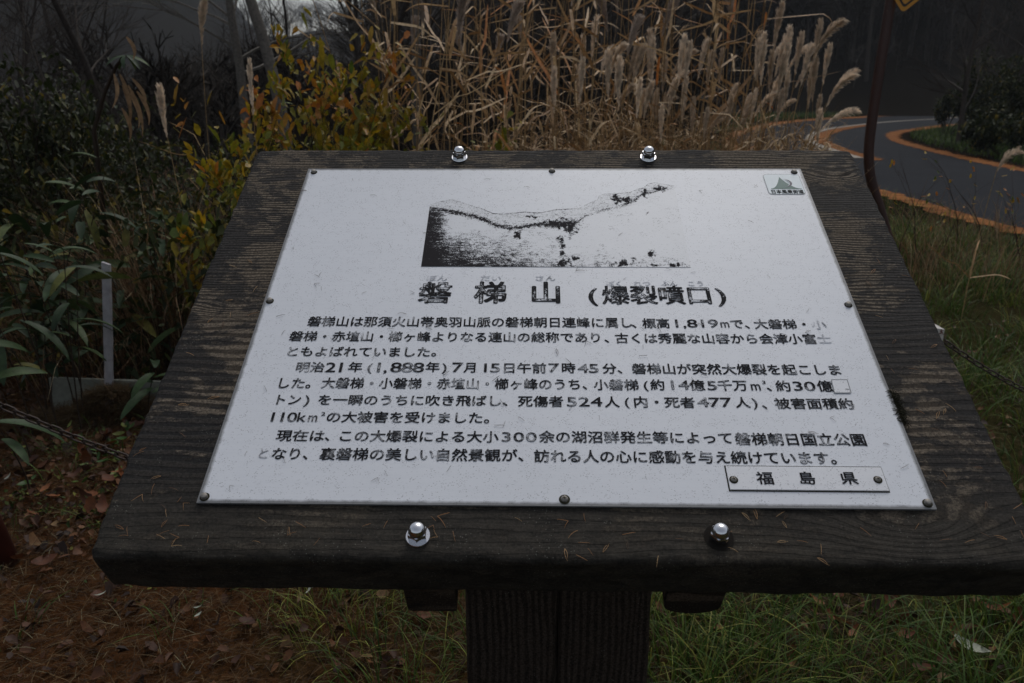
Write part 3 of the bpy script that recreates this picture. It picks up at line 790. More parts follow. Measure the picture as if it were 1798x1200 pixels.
for i_, (u, v, rot, washer) in enumerate(((807, 277, 0.2, True), (1138, 277, 0.75, True), (734, 942, 0.52, True), (1262, 944, 0.15, False))):
    a, b = pl(u, v, -0.003)
    hm, dm, wm = nut_meshes(rot)
    nt_ = link('cap_nut', hm, sign, (a, b, -0.0032)); link('dome', dm, nt_)
    if washer: link('washer', wm, nt_)
    else:
        nt_['label'] = 'cap nut without a washer over a dark stained hole'
        s_ = MB(); lathe([(0.0175, 0.0002), (0.0, 0.0006)], 28, s_); st2 = link('stained_hole', s_.mesh('stained_hole', M_stain), nt_)

# posts and battens
for sx, lab in ((-0.0685, None), (0.0835, None)):
    mb = MB(); hw = 0.0755; segs_ = 30
    zt, zb = 1.05 - 0.10, -0.35
    vs = []; fs = []
    prof = [(-hw, -0.06), (-hw + 0.004, -0.0665), (hw - 0.004, -0.0665), (hw, -0.06), (hw, 0.075), (-hw, 0.075)]
    for k in range(segs_ + 1):
        z_ = zb + (zt - zb) * k / segs_
        for (px_, py_) in prof: vs.append((sx + px_ + random.uniform(-0.0008, 0.0008), py_, z_ + (py_ + 0.0665) * 0.54 * (k == segs_)))
    for k in range(segs_):
        for j in range(6): fs.append((k * 6 + j, k * 6 + (j + 1) % 6, (k + 1) * 6 + (j + 1) % 6, (k + 1) * 6 + j))
    fs.append(tuple(segs_ * 6 + j for j in range(6)))
    mb.add(vs, fs)
    p_ = link('post', mb.mesh('post', M_post), sign)
    p_.matrix_parent_inverse = Matrix.LocRotScale(Vector((0, 0, ZC)), Euler((TILT, 0, 0)), None).inverted()
for xc, ww, round_ in ((-0.1665, 0.032, False), (0.168, 0.036, True)):
    mb = MB(); r_ = []
    n_ = 14
    if round_: sec = [(xc - ww, -0.0850), (xc + ww, -0.0850)] + [(xc + ww * math.cos(t), -0.134 - 0.020 * math.sin(t)) for t in np.linspace(0, math.pi, 9)]
    else: sec = [(xc - ww, -0.0850), (xc + ww, -0.0850), (xc + ww, -0.152), (xc + ww * 0.9, -0.156), (xc - ww * 0.9, -0.156), (xc - ww, -0.152)]
    m_ = len(sec); vs = [(a, -0.419, b) for a, b in sec] + [(a, 0.40, b) for a, b in sec]
    mb.add(vs, [tuple(range(m_))[::-1], tuple(m_ + k for k in range(m_))] + [(k, (k + 1) % m_, m_ + (k + 1) % m_, m_ + k) for k in range(m_)])
    link('batten', mb.mesh('batten', M_batten), sign)

# ------------------------------------------------------------------ needles lying on the sign
M_ndl = veg('pine_needle', [(0, (0.10, 0.055, 0.03)), (0.5, (0.30, 0.14, 0.05)), (1, (0.42, 0.28, 0.14))], 0.6, 0.3, 'obj', 0.0, False)
M_ndl_dark = veg('old_needle', [(0, (0.03, 0.025, 0.02)), (1, (0.10, 0.08, 0.06))], 0.6, 0.3, 'obj', 0.0, False)
def needle_mesh(kind, mat):
    mb = MB(); n_ = 5
    cv = (0.05, 0.25, -0.3, 0.5, 0.12, 0.7)[kind % 6]
    def arm(a0, cv, L):
        p = Vector((0, 0, 0.0006)); out = [p.copy()]; a = a0
        for k in range(n_):
            a += cv / n_; p = p + Vector((math.cos(a), math.sin(a), 0)) * L / n_
            p.z = 0.0006 + 0.0012 * math.sin(math.pi * (k + 1) / n_); out.append(p.copy())
        mb.tube(out, [0.00026, 0.00032, 0.00032, 0.0003, 0.00026, 0.00015], 4, cap=False)
    arm(0, cv, 0.015)
    if kind % 3 == 2: arm(0.9, -cv, 0.012)
    return mb.mesh('pine_needle', mat, True)
NM = [needle_mesh(k, M_ndl) for k in range(6)]; NMd = [needle_mesh(k, M_ndl_dark) for k in range(6)]
signM = Matrix.LocRotScale(Vector((0, 0, ZC)), Euler((TILT, 0, 0)), None)
def put_needle(a, b, ang, sc, dark, onplate, label, group):
    me = (NMd if dark else NM)[random.randrange(6)]
    o = link('pine_needle', me)
    o.matrix_world = signM @ Matrix.Translation((a, b, 0.0005 if onplate else -0.0033)) @ Matrix.Rotation(ang, 4, 'Z') @ Matrix.Scale(sc, 4)
    return tag(o, label, 'needle', group)
rr = random.Random(11)
for k in range(84):
    a, b = rr.uniform(-0.44, 0.44), rr.uniform(-0.35, 0.35) if rr.random() < 0.6 else rr.uniform(-0.35, -0.05)
    put_needle(a, b, rr.uniform(0, 6.28), rr.uniform(0.45, 1.0), True, True, 'thin dark needle lying on the white plate', 'needles on the white plate')
for k in range(96):
    if rr.random() < 0.62: a, b = rr.uniform(-0.54, 0.54), rr.uniform(-0.42, -0.36)
    elif rr.random() < 0.5: a, b = rr.uniform(-0.55, -0.46), rr.uniform(-0.40, 0.1)
    else: a, b = rr.uniform(0.46, 0.55), rr.uniform(-0.40, 0.1)
    put_needle(a, b, rr.uniform(0, 6.28), rr.uniform(0.6, 1.1), False, False, 'rusty larch needle lying on the wooden border', 'needles on the wooden border')
put_needle(*pl(768, 907, -0.003), -0.75, 1.3, False, False, 'pair of rusty needles in a V right of the left bottom nut', 'needles on the wooden border').data = NM[2]
# mossy needle clump wedged at the right edge of the plate
mb = MB()
for k in range(150):
    t = rr.random(); u_, v_ = 1566 + 24 * t + rr.gauss(0, 1.5), 688 + 60 * t
    a, b = pl(u_, v_, -0.002); an = rr.uniform(0, 6.28); L_ = rr.uniform(0.004, 0.013)
    mb.tube([(a, b, -0.003), (a + math.cos(an) * L_ * 0.5, b + math.sin(an) * L_ * 0.5, 0.001 + rr.random() * 0.002), (a + math.cos(an) * L_, b + math.sin(an) * L_, -0.001)], 0.0004, 3, cap=False)
o = link('moss_clump', mb.mesh('moss_clump', M_grime)); o.matrix_world = signM
tag(o, 'dark moss and needle clump wedged along the right edge of the plate', 'moss', kind='stuff')

# ------------------------------------------------------------------ WARNING SIGN ON A BENT POLE
M_rust = simple('rusty_brown_paint', (0.050, 0.020, 0.016), 0.55, 0.4, 0, 0.5, 26, 0.3)
def rust_white():
    k = N('peeling_white_paint', 0.6, 0.4); oc = k.obj()
    k.col(k.mix(k.ramp(k.noise(oc, 38, 5, 0.75), [(0.52, 0.0), (0.58, 1.0)]), (0.62, 0.58, 0.54), (0.13, 0.045, 0.03))); return k.mat
M_peel = rust_white()
def pole_mat():
    k = N('flaking_brown_pole', 0.5, 0.45); oc = k.obj()
    c = k.mix(k.noise(oc, 18, 5, 0.7, sc=(1, 1, 0.4)), (0.020, 0.012, 0.010), (0.075, 0.028, 0.020))
    k.col(k.mix(k.ramp(k.noise(oc, 30, 5, 0.75, sc=(1, 1, 0.35)), [(0.63, 0.0), (0.68, 1.0)]), c, (0.26, 0.17, 0.13))); return k.mat
M_pole = pole_mat()
M_yel = simple('sign_yellow', (0.60, 0.26, 0.02), 0.45, 0.5, 0, 0.1, 8)
M_blk = simple('sign_black', (0.015, 0.015, 0.015), 0.45, 0.4, 0, 0.1)
base = at(1577, 474, 4.7)
base.z = 0
ws = empty('warning_sign', base, label='yellow diamond warning sign with black border on a bent brown pole', cat='sign')
pts = [base + Vector((0.02, 0, -0.2)), base] + [at(u, v, 4.7) for u, v in ((1557, 410), (1541, 355), (1531, 322), (1526, 290), (1526, 255), (1532, 205), (1543, 130), (1556, 50), (1566, -10), (1582, -100), (1592, -150))]
pts = [Vector((p.x, 4.7, p.z)) for p in pts]
dense = []
for k in range(len(pts) - 1):
    p0, p1, p2, p3 = pts[max(k - 1, 0)], pts[k], pts[k + 1], pts[min(k + 2, len(pts) - 1)]
    for t in (0, 0.25, 0.5, 0.75): dense.append(0.5 * ((2 * p1) + (-p0 + p2) * t + (2 * p0 - 5 * p1 + 4 * p2 - p3) * t * t + (-p0 + 3 * p1 - 3 * p2 + p3) * t ** 3))
dense.append(pts[-1])
mb = MB(); mb.tube([p - base for p in dense], 0.0345, 16)
link('pole', mb.mesh('pole', M_pole, True), ws)
tip = at(1585, 20, 4.645)
SD = 0.45; dg_ = SD / math.sqrt(2)
panel = empty('x', (0, 0, 0)); bpy.data.objects.remove(panel)
def diamond(hs, r, y0, y1, mb, mi):
    ring = rrect(-hs, hs, -hs, hs, r, 5); c45 = math.cos(math.pi / 4)
    R2 = [((a - b) * c45, (a + b) * c45) for a, b in ring]; m_ = len(R2)
    mb.add([(a, y0, b) for a, b in R2] + [(a, y1, b) for a, b in R2], [tuple(range(m_)), tuple(m_ + k for k in range(m_))[::-1]] + [(k, m_ + k, m_ + (k + 1) % m_, (k + 1) % m_) for k in range(m_)], mi)
rot = Euler((0, math.radians(6.5), math.radians(6)))
ctr = tip + Matrix.Rotation(math.radians(6.5), 3, 'Y') @ Vector((0, 0, dg_ - 0.012)) - base
mb = MB(); diamond(SD / 2, 0.03, 0.0, 0.003, mb, 0)
pn_ = link('panel', mb.mesh('panel', M_yel), ws, ctr, rot)
mb = MB()
c45 = math.cos(math.pi / 4)
Ro = [((a - b) * c45, (a + b) * c45) for a, b in rrect(-SD / 2 + 0.022, SD / 2 - 0.022, -SD / 2 + 0.022, SD / 2 - 0.022, 0.02, 5)]
Ri = [((a - b) * c45, (a + b) * c45) for a, b in rrect(-SD / 2 + 0.036, SD / 2 - 0.036, -SD / 2 + 0.036, SD / 2 - 0.036, 0.014, 5)]
m_ = len(Ro)
mb.add([(a, -0.002, b) for a, b in Ro] + [(a, -0.002, b) for a, b in Ri], [(k, (k + 1) % m_, m_ + (k + 1) % m_, m_ + k) for k in range(m_)])
link('border_band', mb.mesh('border_band', M_blk), pn_)

# ------------------------------------------------------------------ CHAIN POSTS AND CHAINS
M_redpost = simple('red_brown_post_paint', (0.060, 0.014, 0.008), 0.55, 0.35, 0, 0.3, 14)
pb = gp(22, 990); pt = Vector((pb.x - 0.115, pb.y - 0.03, 0.66))
cp1 = empty('chain_post', pb, label='red brown leaning chain post cut by the left picture edge', cat='post')
mb = MB(); mb.tube([(0.01, 0, -0.1), pt - pb], 0.030, 16); link('pipe', mb.mesh('pipe', M_redpost, True), cp1)
mb = MB(); d_ = (pt - pb).normalized(); mb.tube([pt - pb, pt - pb + d_ * 0.006, pt - pb + d_ * 0.012], [0.033, 0.033, 0.02], 16); link('cap', mb.mesh('cap', M_redpost, True), cp1)
p2t = at(1640, 566, 1.72); p2b = Vector((p2t.x - 0.01, p2t.y, 0))
cp2 = empty('chain_post', p2b, label='short chain post with peeling white paint behind the right edge of the board', cat='post')
mb = MB(); mb.tube([(0, 0, -0.1), (0, 0, p2t.z - 0.075)], 0.030, 16); link('pipe', mb.mesh('pipe', M_redpost, True), cp2)
mb = MB()
hz_ = p2t.z; w0 = 0.035
mb.add([(-w0, -w0, hz_ - 0.085), (w0, -w0, hz_ - 0.085), (w0, w0, hz_ - 0.085), (-w0, w0, hz_ - 0.085), (-w0, -w0, hz_ - 0.008), (w0, -w0, hz_ - 0.018), (w0, w0, hz_ - 0.018), (-w0, w0, hz_ - 0.008), (-0.012, 0, hz_ + 0.004)],
       [(0, 3, 2, 1), (0, 1, 5, 4), (1, 2, 6, 5), (2, 3, 7, 6), (3, 0, 4, 7), (4, 5, 8), (5, 6, 8), (6, 7, 8), (7, 4, 8)])
link('cap', mb.mesh('cap', M_peel), cp2)
p3t = Vector((3.0, 1.1, 0.50)); 
cp3 = empty('chain_post', (3.0, 1.1, 0), label='chain post beyond the right picture edge holding the right chain', cat='post')
mb = MB(); mb.tube([(0, 0, -0.1), (0, 0, 0.52)], 0.03, 14); link('pipe', mb.mesh('pipe', M_redpost, True), cp3)
M_chain = simple('rusty_chain', (0.030, 0.017, 0.012), 0.6, 0.5, 0.2, 0.5, 60)
def link_mesh():
    mb = MB(); pts = []
    for k in range(12):
        a = 2 * math.pi * k / 12; pts.append(Vector((0.012 * math.cos(a) + (0.008 if math.cos(a) > 0 else -0.008), 0.0095 * math.sin(a), 0)))
    pts.append(pts[0]); mb.tube(pts, 0.0032, 5, cap=False); return mb.mesh('link', M_chain, True)
LM = link_mesh()
def chain(P, Qe, via, label, nmax=290):
    root = empty('chain', P, label=label, cat='chain')
    # parabola through via point at via[0]
    t0, pz = via
    pts = []
    a_ = (pz - (P.z * (1 - t0) + Qe.z * t0)) / (t0 * (1 - t0))
    def f(t):
        p = P.lerp(Qe, t); p.z = max(p.z + a_ * t * (1 - t), terrain_z(p.x, p.y) + 0.012); return p
    fine_ = [f(t) for t in np.linspace(0, 1, 600)]
    s = 0; pos = [fine_[0]]; step = 0.0285
    for k in range(1, 600):
        s += (fine_[k] - fine_[k - 1]).length
        if s >= step: pos.append(fine_[k]); s = 0
    for k in range(min(len(pos) - 1, nmax)):
        d = (pos[k + 1] - pos[k]).normalized()
        o = link('link', LM, root, (pos[k] + pos[k + 1]) / 2 - P)
        o.rotation_euler = (d.to_track_quat('X', 'Z').to_matrix() @ Matrix.Rotation((k % 2) * 1.57 + 0.5, 3, 'X')).to_euler()
    return root
c1a = at(0, 680, pt.y + 0.25); c1b = at(225, 800, 1.2)
print('chain', pt, c1a, c1b, p2t)
# the left chain hangs from the red brown post and sags to the ground behind the sign
P1 = Vector((pt.x + 0.02, pt.y, pt.z - 0.03))
chain(P1, Vector((p2t.x - 0.03, p2t.y, p2t.z - 0.09)), (0.20, c1b.z), 'rusty chain sagging from the left post behind the sign')
chain(Vector((p2t.x + 0.03, p2t.y, p2t.z - 0.06)), p3t, (0.5, 0.20), 'rusty chain sagging in the grass right of the board')

# white stake and weathered plank
M_wplank = simple('weathered_white_plank', (0.20, 0.205, 0.17), 0.85, 0.15, 0, 0.7, 14, 0.4)
M_wstake = simple('weathered_white_stake', (0.36, 0.35, 0.36), 0.85, 0.15, 0, 0.6, 24, 0.4)
sb = gp(193, 728); stt = at(187, 465, sb.y)
mb = MB(); hgt = stt.z; wv = 0.0165
vs = []
for k in range(9):
    z_ = hgt * k / 8; xo = (stt.x - sb.x) * k / 8
    for (a, b) in ((-wv, -0.008), (wv, -0.008), (wv, 0.008), (-wv, 0.008)): vs.append((a + xo + rr.uniform(-0.001, 0.001), b, z_ + (0.012 if (k == 8 and a < 0) else 0)))
mb.add(vs, [(k * 4 + j, k * 4 + (j + 1) % 4, k * 4 + 4 + (j + 1) % 4, k * 4 + 4 + j) for k in range(8) for j in range(4)] + [(32, 33, 34, 35)])
tag(link('wooden_stake', mb.mesh('wooden_stake', M_wstake), None, sb), 'upright white weathered wooden stake left of the sign', 'stake')
pA = gp(92, 728); 
mb = MB(); vs = []
for k in range(11):
    x_ = 0.52 * k / 10
    for (y_, z_) in ((0, 0), (0, 0.163 - 0.022 * k / 10), (0.018, 0.163 - 0.022 * k / 10), (0.018, 0)): vs.append((x_, y_ + 0.015 * k / 10 + 0.02, z_ + rr.uniform(-0.0015, 0.0015)))
mb.add(vs, [(k * 4 + j, k * 4 + 4 + j, k * 4 + 4 + (j + 1) % 4, k * 4 + (j + 1) % 4) for k in range(10) for j in range(4)] + [(3, 2, 1, 0)[::-1], (40, 41, 42, 43)[::-1]])
tag(link('white_plank', mb.mesh('white_plank', M_wplank), None, pA), 'pale greenish white plank on edge behind the stake, half buried in needles', 'plank')

# ------------------------------------------------------------------ GROUND COVER
def mound(cx, cy, rx, ry, h, n_):
    ang = RNG.random(n_) * 6.283; r_ = np.sqrt(RNG.random(n_)); x_ = cx + rx * r_ * np.cos(ang); y_ = cy + ry * r_ * np.sin(ang)
    return np.stack([x_, y_, terrain_z(x_, y_) + h * (1 - r_ ** 2) * (0.9 + 0.15 * RNG.random(n_))], -1)
M_litter = veg('needle_litter', [(0, (0.0218, 0.0141, 0.0089)), (0.5, (0.0624, 0.0358, 0.0168)), (0.9, (0.1092, 0.0687, 0.0297)), (1, (0.1560, 0.1411, 0.0842))], 0.8, 0.15, trans=0.0)
M_grass = veg('verge_grass', [(0, (0.0257, 0.0522, 0.0084)), (0.4, (0.0552, 0.1099, 0.0138)), (0.66, (0.1025, 0.1492, 0.0190)), (0.85, (0.1873, 0.1831, 0.0316)), (0.96, (0.2759, 0.2747, 0.0580)), (1, (0.4336, 0.4969, 0.1265))], 0.6, 0.3)
M_dry = veg('dry_grass', [(0, (0.06, 0.035, 0.018)), (0.5, (0.14, 0.085, 0.042)), (1, (0.27, 0.19, 0.11))], 0.7, 0.2)
M_leafb = veg('brown_leaf', [(0, (0.0365, 0.0146, 0.0074)), (0.45, (0.0983, 0.0314, 0.0116)), (0.85, (0.1826, 0.0617, 0.0198)), (1, (0.2527, 0.1346, 0.0577))], 0.65, 0.3, 'obj', 0.1)
M_leafl = veg('litter_leaf', [(0, (0.0225, 0.0120, 0.0080)), (0.5, (0.0725, 0.0288, 0.0130)), (0.9, (0.1500, 0.0624, 0.0220)), (1, (0.2125, 0.1320, 0.0600))], 0.65, 0.3, 'attr', 0.1)
def scatter_px(n, u0, u1, v0, v1):
    """points on the ground, evenly spread over a part of the view"""
    u = RNG.uniform(u0, u1, n); v = RNG.uniform(v0, v1, n)
    d = (RW @ np.stack([(u - 899) / FPX, -(v - 600) / FPX, -np.ones(n)])).T
    k = (0 - CAM[2]) / d[:, 2]; P = CAM + k[:, None] * d
    P[:, 2] = terrain_z(P[:, 0], P[:, 1]); return P, u, v
def scatter_xy(n, x0, x1, y0, y1):
    P = np.stack([RNG.uniform(x0, x1, n), RNG.uniform(y0, y1, n), np.zeros(n)], -1); P[:, 2] = terrain_z(P[:, 0], P[:, 1]); return P
# larch-needle and grass-straw litter
P1_ = scatter_xy(60000, -2.6, 0.9, -0.1, 3.2); P2_ = scatter_xy(9000, 0.4, 3.4, 0.1, 3.0)
P = np.concatenate([P1_, P2_]); P[:, 2] += RNG.random(len(P)) * 0.030 - 0.002
V, Q, R = lying(P, RNG.uniform(0.02, 0.07, len(P)), RNG.uniform(0.0010, 0.0022, len(P)), 0.012)
MP = np.concatenate([mound(pA.x + 0.30, pA.y - 0.04, 0.17, 0.10, 0.13, 5200), mound(pA.x + 0.12, pA.y - 0.10, 0.22, 0.10, 0.04, 1500), mound(pA.x + 0.55, pA.y, 0.14, 0.12, 0.07, 1500)])
V2, Q2, R2 = lying(MP, RNG.uniform(0.03, 0.08, len(MP)), RNG.uniform(0.0015, 0.003, len(MP)), 0.02); R2 = np.clip(R2 * 0.6 + 0.4, 0, 1)
V, Q, R = join([(V, Q, R), (V2, Q2, R2)])
tag(link('needle_litter', npmesh('needle_litter', V, Q, R, M_litter)), 'rust brown needles and straw covering the ground under the sign', kind='stuff')
# crumpled leaf litter
def leafset(P, size, rnd, flat=0.35, asp=0.42):
    n = len(P); a = RNG.random(n) * 2 * math.pi; s = np.broadcast_to(size, n)
    tx = RNG.normal(0, flat, n); ty = RNG.normal(0, flat, n)
    ex = np.stack([np.cos(a), np.sin(a), tx], -1) * s[:, None]; ey = np.stack([-np.sin(a), np.cos(a), ty], -1) * s[:, None] * asp
    cu = np.stack([np.zeros(n), np.zeros(n), np.abs(RNG.normal(0, 0.25, n)) * s], -1)
    pts = [P - ex * .5, P - ex * .15 - ey * .95 + cu, P + ex * .25 - ey * .8 + cu, P + ex * .55, P + ex * .25 + ey * .8 + cu, P - ex * .15 + ey * .95 + cu]
    V = np.stack(pts, 1).reshape(-1, 3); b = np.arange(n)[:, None] * 6
    Q = np.concatenate([b + np.array([[0, 1, 2, 3]]), b + np.array([[0, 3, 4, 5]])])
    return V, Q, np.repeat(rnd, 6)
P = np.concatenate([scatter_xy(5200, -3.0, -0.5, 0.9, 3.8), scatter_xy(1600, -0.9, 3.2, 0.3, 3.5), scatter_xy(500, -2.2, -0.3, 0.1, 1.0)]); P[:, 2] += 0.012 + RNG.random(len(P)) * 0.02
V, Q, R = leafset(P, RNG.uniform(0.014, 0.036, len(P)), RNG.random(len(P)) ** 1.3, 0.55, 0.38)
tag(link('leaf_litter', npmesh('leaf_litter', V, Q, R, M_leafl)), 'crumpled brown leaf litter among the needles', kind='stuff')
# grass: right verge, under the sign, and round the road
def tuft(n, c, rad, L0, L1, W, b0=0.2, b1=1.1, seg=4, lo=0.0, hi=1.0):
    ang = RNG.random(n) * 2 * math.pi; r_ = rad * np.sqrt(RNG.random(n))
    P = np.stack([c[0] + r_ * np.cos(ang), c[1] + r_ * np.sin(ang), np.zeros(n)], -1); P[:, 2] = terrain_z(P[:, 0], P[:, 1]) - 0.01
    return blades(P, ang + RNG.normal(0, 0.6, n), RNG.uniform(L0, L1, n), RNG.uniform(W * 0.6, W * 1.3, n), RNG.uniform(b0, b1, n), seg, rnd=RNG.uniform(lo, hi, n), side_twist=1.5, droop=RNG.uniform(0, 0.25, n))
parts = []
for k in range(430):
    x_, y_ = random.uniform(0.15, 5.2), random.uniform(0.25, 7.0)
    g0 = random.choice([(0.0, 0.6), (0.1, 0.75), (0.3, 1.0), (0.0, 0.9)])
    if x_ > 4.3 and y_ > 6.0: continue
    parts.append(tuft(75, (x_, y_), 0.22, 0.07, 0.25, 0.0045, lo=g0[0], hi=g0[1]))
for k in range(60):      # close under the sign
    x_, y_ = random.uniform(-0.75, 1.3), random.uniform(0.25, 1.1)
    g0 = random.choice([(0.0, 0.5), (0.5, 1.0), (0.0, 0.9)])
    parts.append(tuft(45, (x_, y_), 0.12, 0.06, 0.20, 0.003, lo=g0[0], hi=g0[1]))
for k in range(30): parts.append(tuft(16, (random.uniform(-2.4, -0.4), random.uniform(0.5, 2.6)), 0.08, 0.05, 0.14, 0.004, lo=0.1, hi=0.6))
V, Q, R = join(parts)
tag(link('grass', npmesh('grass', V, Q, R, M_grass)), 'damp green and straw coloured grass on the verge right of the sign', kind='stuff')
parts_v = []
def pts_side(L, d0, d1, n, z):
    idx = RNG.integers(0, len(L), n); A_ = offset(L, np.full(len(L), 1.0)) - L
    P = L[idx] + A_[idx] * RNG.uniform(d0, d1, n)[:, None]; return np.c_[P, np.full(n, z)]
parts = []
P = pts_side(LO[90:], -1.7, -0.12, 5200, 0.0); parts.append(blades(P, RNG.random(len(P)) * 6.28, RNG.uniform(0.06, 0.26, len(P)), 0.006, RNG.uniform(0.2, 1, len(P)), 4, rnd=RNG.uniform(0, 0.95, len(P))))
P = pts_side(LI, 0.5, 7, 16000, 0.0); parts.append(blades(P, RNG.random(len(P)) * 6.28, RNG.uniform(0.10, 0.30, len(P)), 0.012, RNG.uniform(0.2, 1, len(P)), 3, rnd=RNG.uniform(0, 0.7, len(P))))
P = pts_side(LO[:80], -5, -0.6, 7000, 0.0); parts.append(blades(P, RNG.random(len(P)) * 6.28, RNG.uniform(0.10, 0.35, len(P)), 0.016, RNG.uniform(0.2, 1, len(P)), 3, rnd=RNG.uniform(0, 0.6, len(P))))
V, Q, R = join(parts)
tag(link('far_grass', npmesh('far_grass', V, Q, R, M_grass)), 'short dark green grass along both far sides of the road', kind='stuff')

M_moss = veg('ground_moss', [(0, (0.030, 0.050, 0.010)), (0.6, (0.075, 0.095, 0.016)), (1, (0.17, 0.15, 0.03))], 0.7, 0.2, trans=0.1)
cl = [(random.uniform(-2.3, -0.5), random.uniform(0.6, 2.6)) for _ in range(15)] + [(random.uniform(-0.8, 2.4), random.uniform(0.3, 2.0)) for _ in range(12)]
P = np.concatenate([np.stack([RNG.normal(a, 0.08, 130), RNG.normal(b, 0.08, 130), np.full(130, 0.0)], -1) for a, b in cl]); P[:, 2] = terrain_z(P[:, 0], P[:, 1]) + 0.02 + RNG.random(len(P)) * 0.012
V, Q, R = leafset(P, RNG.uniform(0.004, 0.014, len(P)), RNG.random(len(P)) ** 1.6, 0.6, 0.5)
tag(link('moss_patches', npmesh('moss_patches', V, Q, R, M_moss)), 'small yellow green ground plants and moss in patches among the litter', kind='stuff')
# single fallen leaves
def leaf_mesh(name, mat, L=0.07, wd=0.4, curl=0.3, lobes=0.0):
    mb = MB(); n_ = 6; mid = []; lf = []; rt = []
    for k in range(n_ + 1):
        t = k / n_; ww = L * wd * 0.5 * math.sin(math.pi * min(0.06 + t * 0.94, 1)) ** 0.8 * (1 + lobes * math.sin(k * 2.5))
        z_ = curl * L * (t - 0.4) ** 2
        mid.append((L * (t - 0.5), 0, z_)); lf.append((L * (t - 0.5), ww, z_ + ww * 0.45)); rt.append((L * (t - 0.5), -ww, z_ + ww * 0.35))
    vs = lf + mid + rt; m_ = n_ + 1
    mb.add(vs, [(k, m_ + k, m_ + k + 1, k + 1) for k in range(n_)] + [(m_ + k, 2 * m_ + k, 2 * m_ + k + 1, m_ + k + 1) for k in range(n_)])
    return mb.mesh(name, mat, True)
FL = [leaf_mesh('fallen_leaf', M_leafb, 0.075, 0.55, 0.8), leaf_mesh('fallen_leaf', M_leafb, 0.09, 0.42, 1.2, 0.2), leaf_mesh('fallen_leaf', M_leafb, 0.06, 0.7, 0.5, 0.15)]
for k in range(84):
    if k < 52: x_, y_ = rr.uniform(-2.9, -0.7), rr.uniform(0.55, 3.0)
    else: x_, y_ = rr.uniform(-0.9, 2.6), rr.uniform(0.3, 2.4)
    o = link('fallen_leaf', rr.choice(FL), None, (x_, y_, float(terrain_z(x_, y_)) + 0.03), (rr.gauss(0, 0.35), rr.gauss(0, 0.35), rr.uniform(0, 6.28)), [rr.uniform(0.45, 0.95)] * 3)
    tag(o, 'curled brown fallen leaf lying among the needles' if k < 52 else 'brown fallen leaf lying in the grass under the sign', 'leaf', 'fallen leaves left of the sign' if k < 52 else 'fallen leaves in the grass')
for k in range(66):
    L_ = k < 44
    if L_: p_ = gp(rr.uniform(0, 330), rr.uniform(690, 930))
    else: p_ = gp(rr.uniform(1380, 1798), rr.uniform(1050, 1190))
    o = link('fallen_leaf', rr.choice(FL), None, (p_.x, p_.y, float(terrain_z(p_.x, p_.y)) + (0.04 if L_ else 0.03)), (rr.gauss(0, 0.6), rr.gauss(0, 0.6), rr.uniform(0, 6.28)), [rr.uniform(0.6, 1.05) if L_ else rr.uniform(0.5, 0.85)] * 3)
    tag(o, 'large crumpled orange brown leaf on the litter under the left chain' if L_ else 'large rust brown leaf in the grass at the bottom right', 'leaf', 'large leaves by the left chain' if L_ else 'large leaves at the bottom right')
M_pale = veg('pale_leaf_underside', [(0, (0.30, 0.33, 0.27)), (1, (0.36, 0.38, 0.30))], 0.6, 0.3, 'obj', 0.1)
PLm = leaf_mesh('pale_leaf', M_pale, 0.085, 0.34, 0.8)
p_ = gp(1700, 1168); o = link('pale_leaf', PLm, None, (p_.x, p_.y, 0.05), (0.2, 0.1, -0.85), None); tag(o, 'pale grey green willow leaf in the grass at the bottom right', 'leaf')
for (u, v, s_) in ((472, 1030, 0.35), (455, 1040, 0.3), (1080, 1110, 0.2), (545, 1062, 0.35), (548, 1055, 0.3), (352, 1092, 0.3), (352, 1105, 0.25), (180, 1070, 0.4), (300, 930, 0.3), (20, 857, 0.4)):
    p_ = gp(u, v); o = link('pale_leaf', PLm, None, (p_.x, p_.y, 0.045), (rr.gauss(0, 0.4), rr.gauss(0, 0.4), rr.uniform(0, 6)), [s_] * 3)
    tag(o, 'small pale leaf scrap lying on the brown needles', 'leaf', 'pale leaf scraps')
# low green weeds in the litter
M_weed = veg('weed_green', [(0, (0.0390, 0.0910, 0.0195)), (0.6, (0.0780, 0.1430, 0.0286)), (1, (0.2080, 0.2210, 0.0390))], 0.5, 0.35, 'obj', 0.25)
WL = leaf_mesh('weed_leaf', M_weed, 0.05, 0.5, 0.5)
for (u, v) in ((115, 770), (150, 790), (170, 830), (185, 810), (205, 790), (225, 775), (60, 860), (140, 860), (200, 850), (215, 820), (30, 810), (240, 740)):
    p_ = gp(u, v); wd_ = empty('low_weed', p_, label='low green weed growing in the brown litter left of the sign', cat='weed', group='low weeds left of the sign')
    for k in range(rr.randint(3, 5)):
        a = rr.uniform(0, 6.28); s_ = rr.uniform(0.5, 1.0)
        link('leaf', WL, wd_, (math.cos(a) * 0.03, math.sin(a) * 0.03, 0.03 + rr.random() * 0.03), (rr.gauss(0, .3), rr.gauss(-.2, .3), a), [s_] * 3)

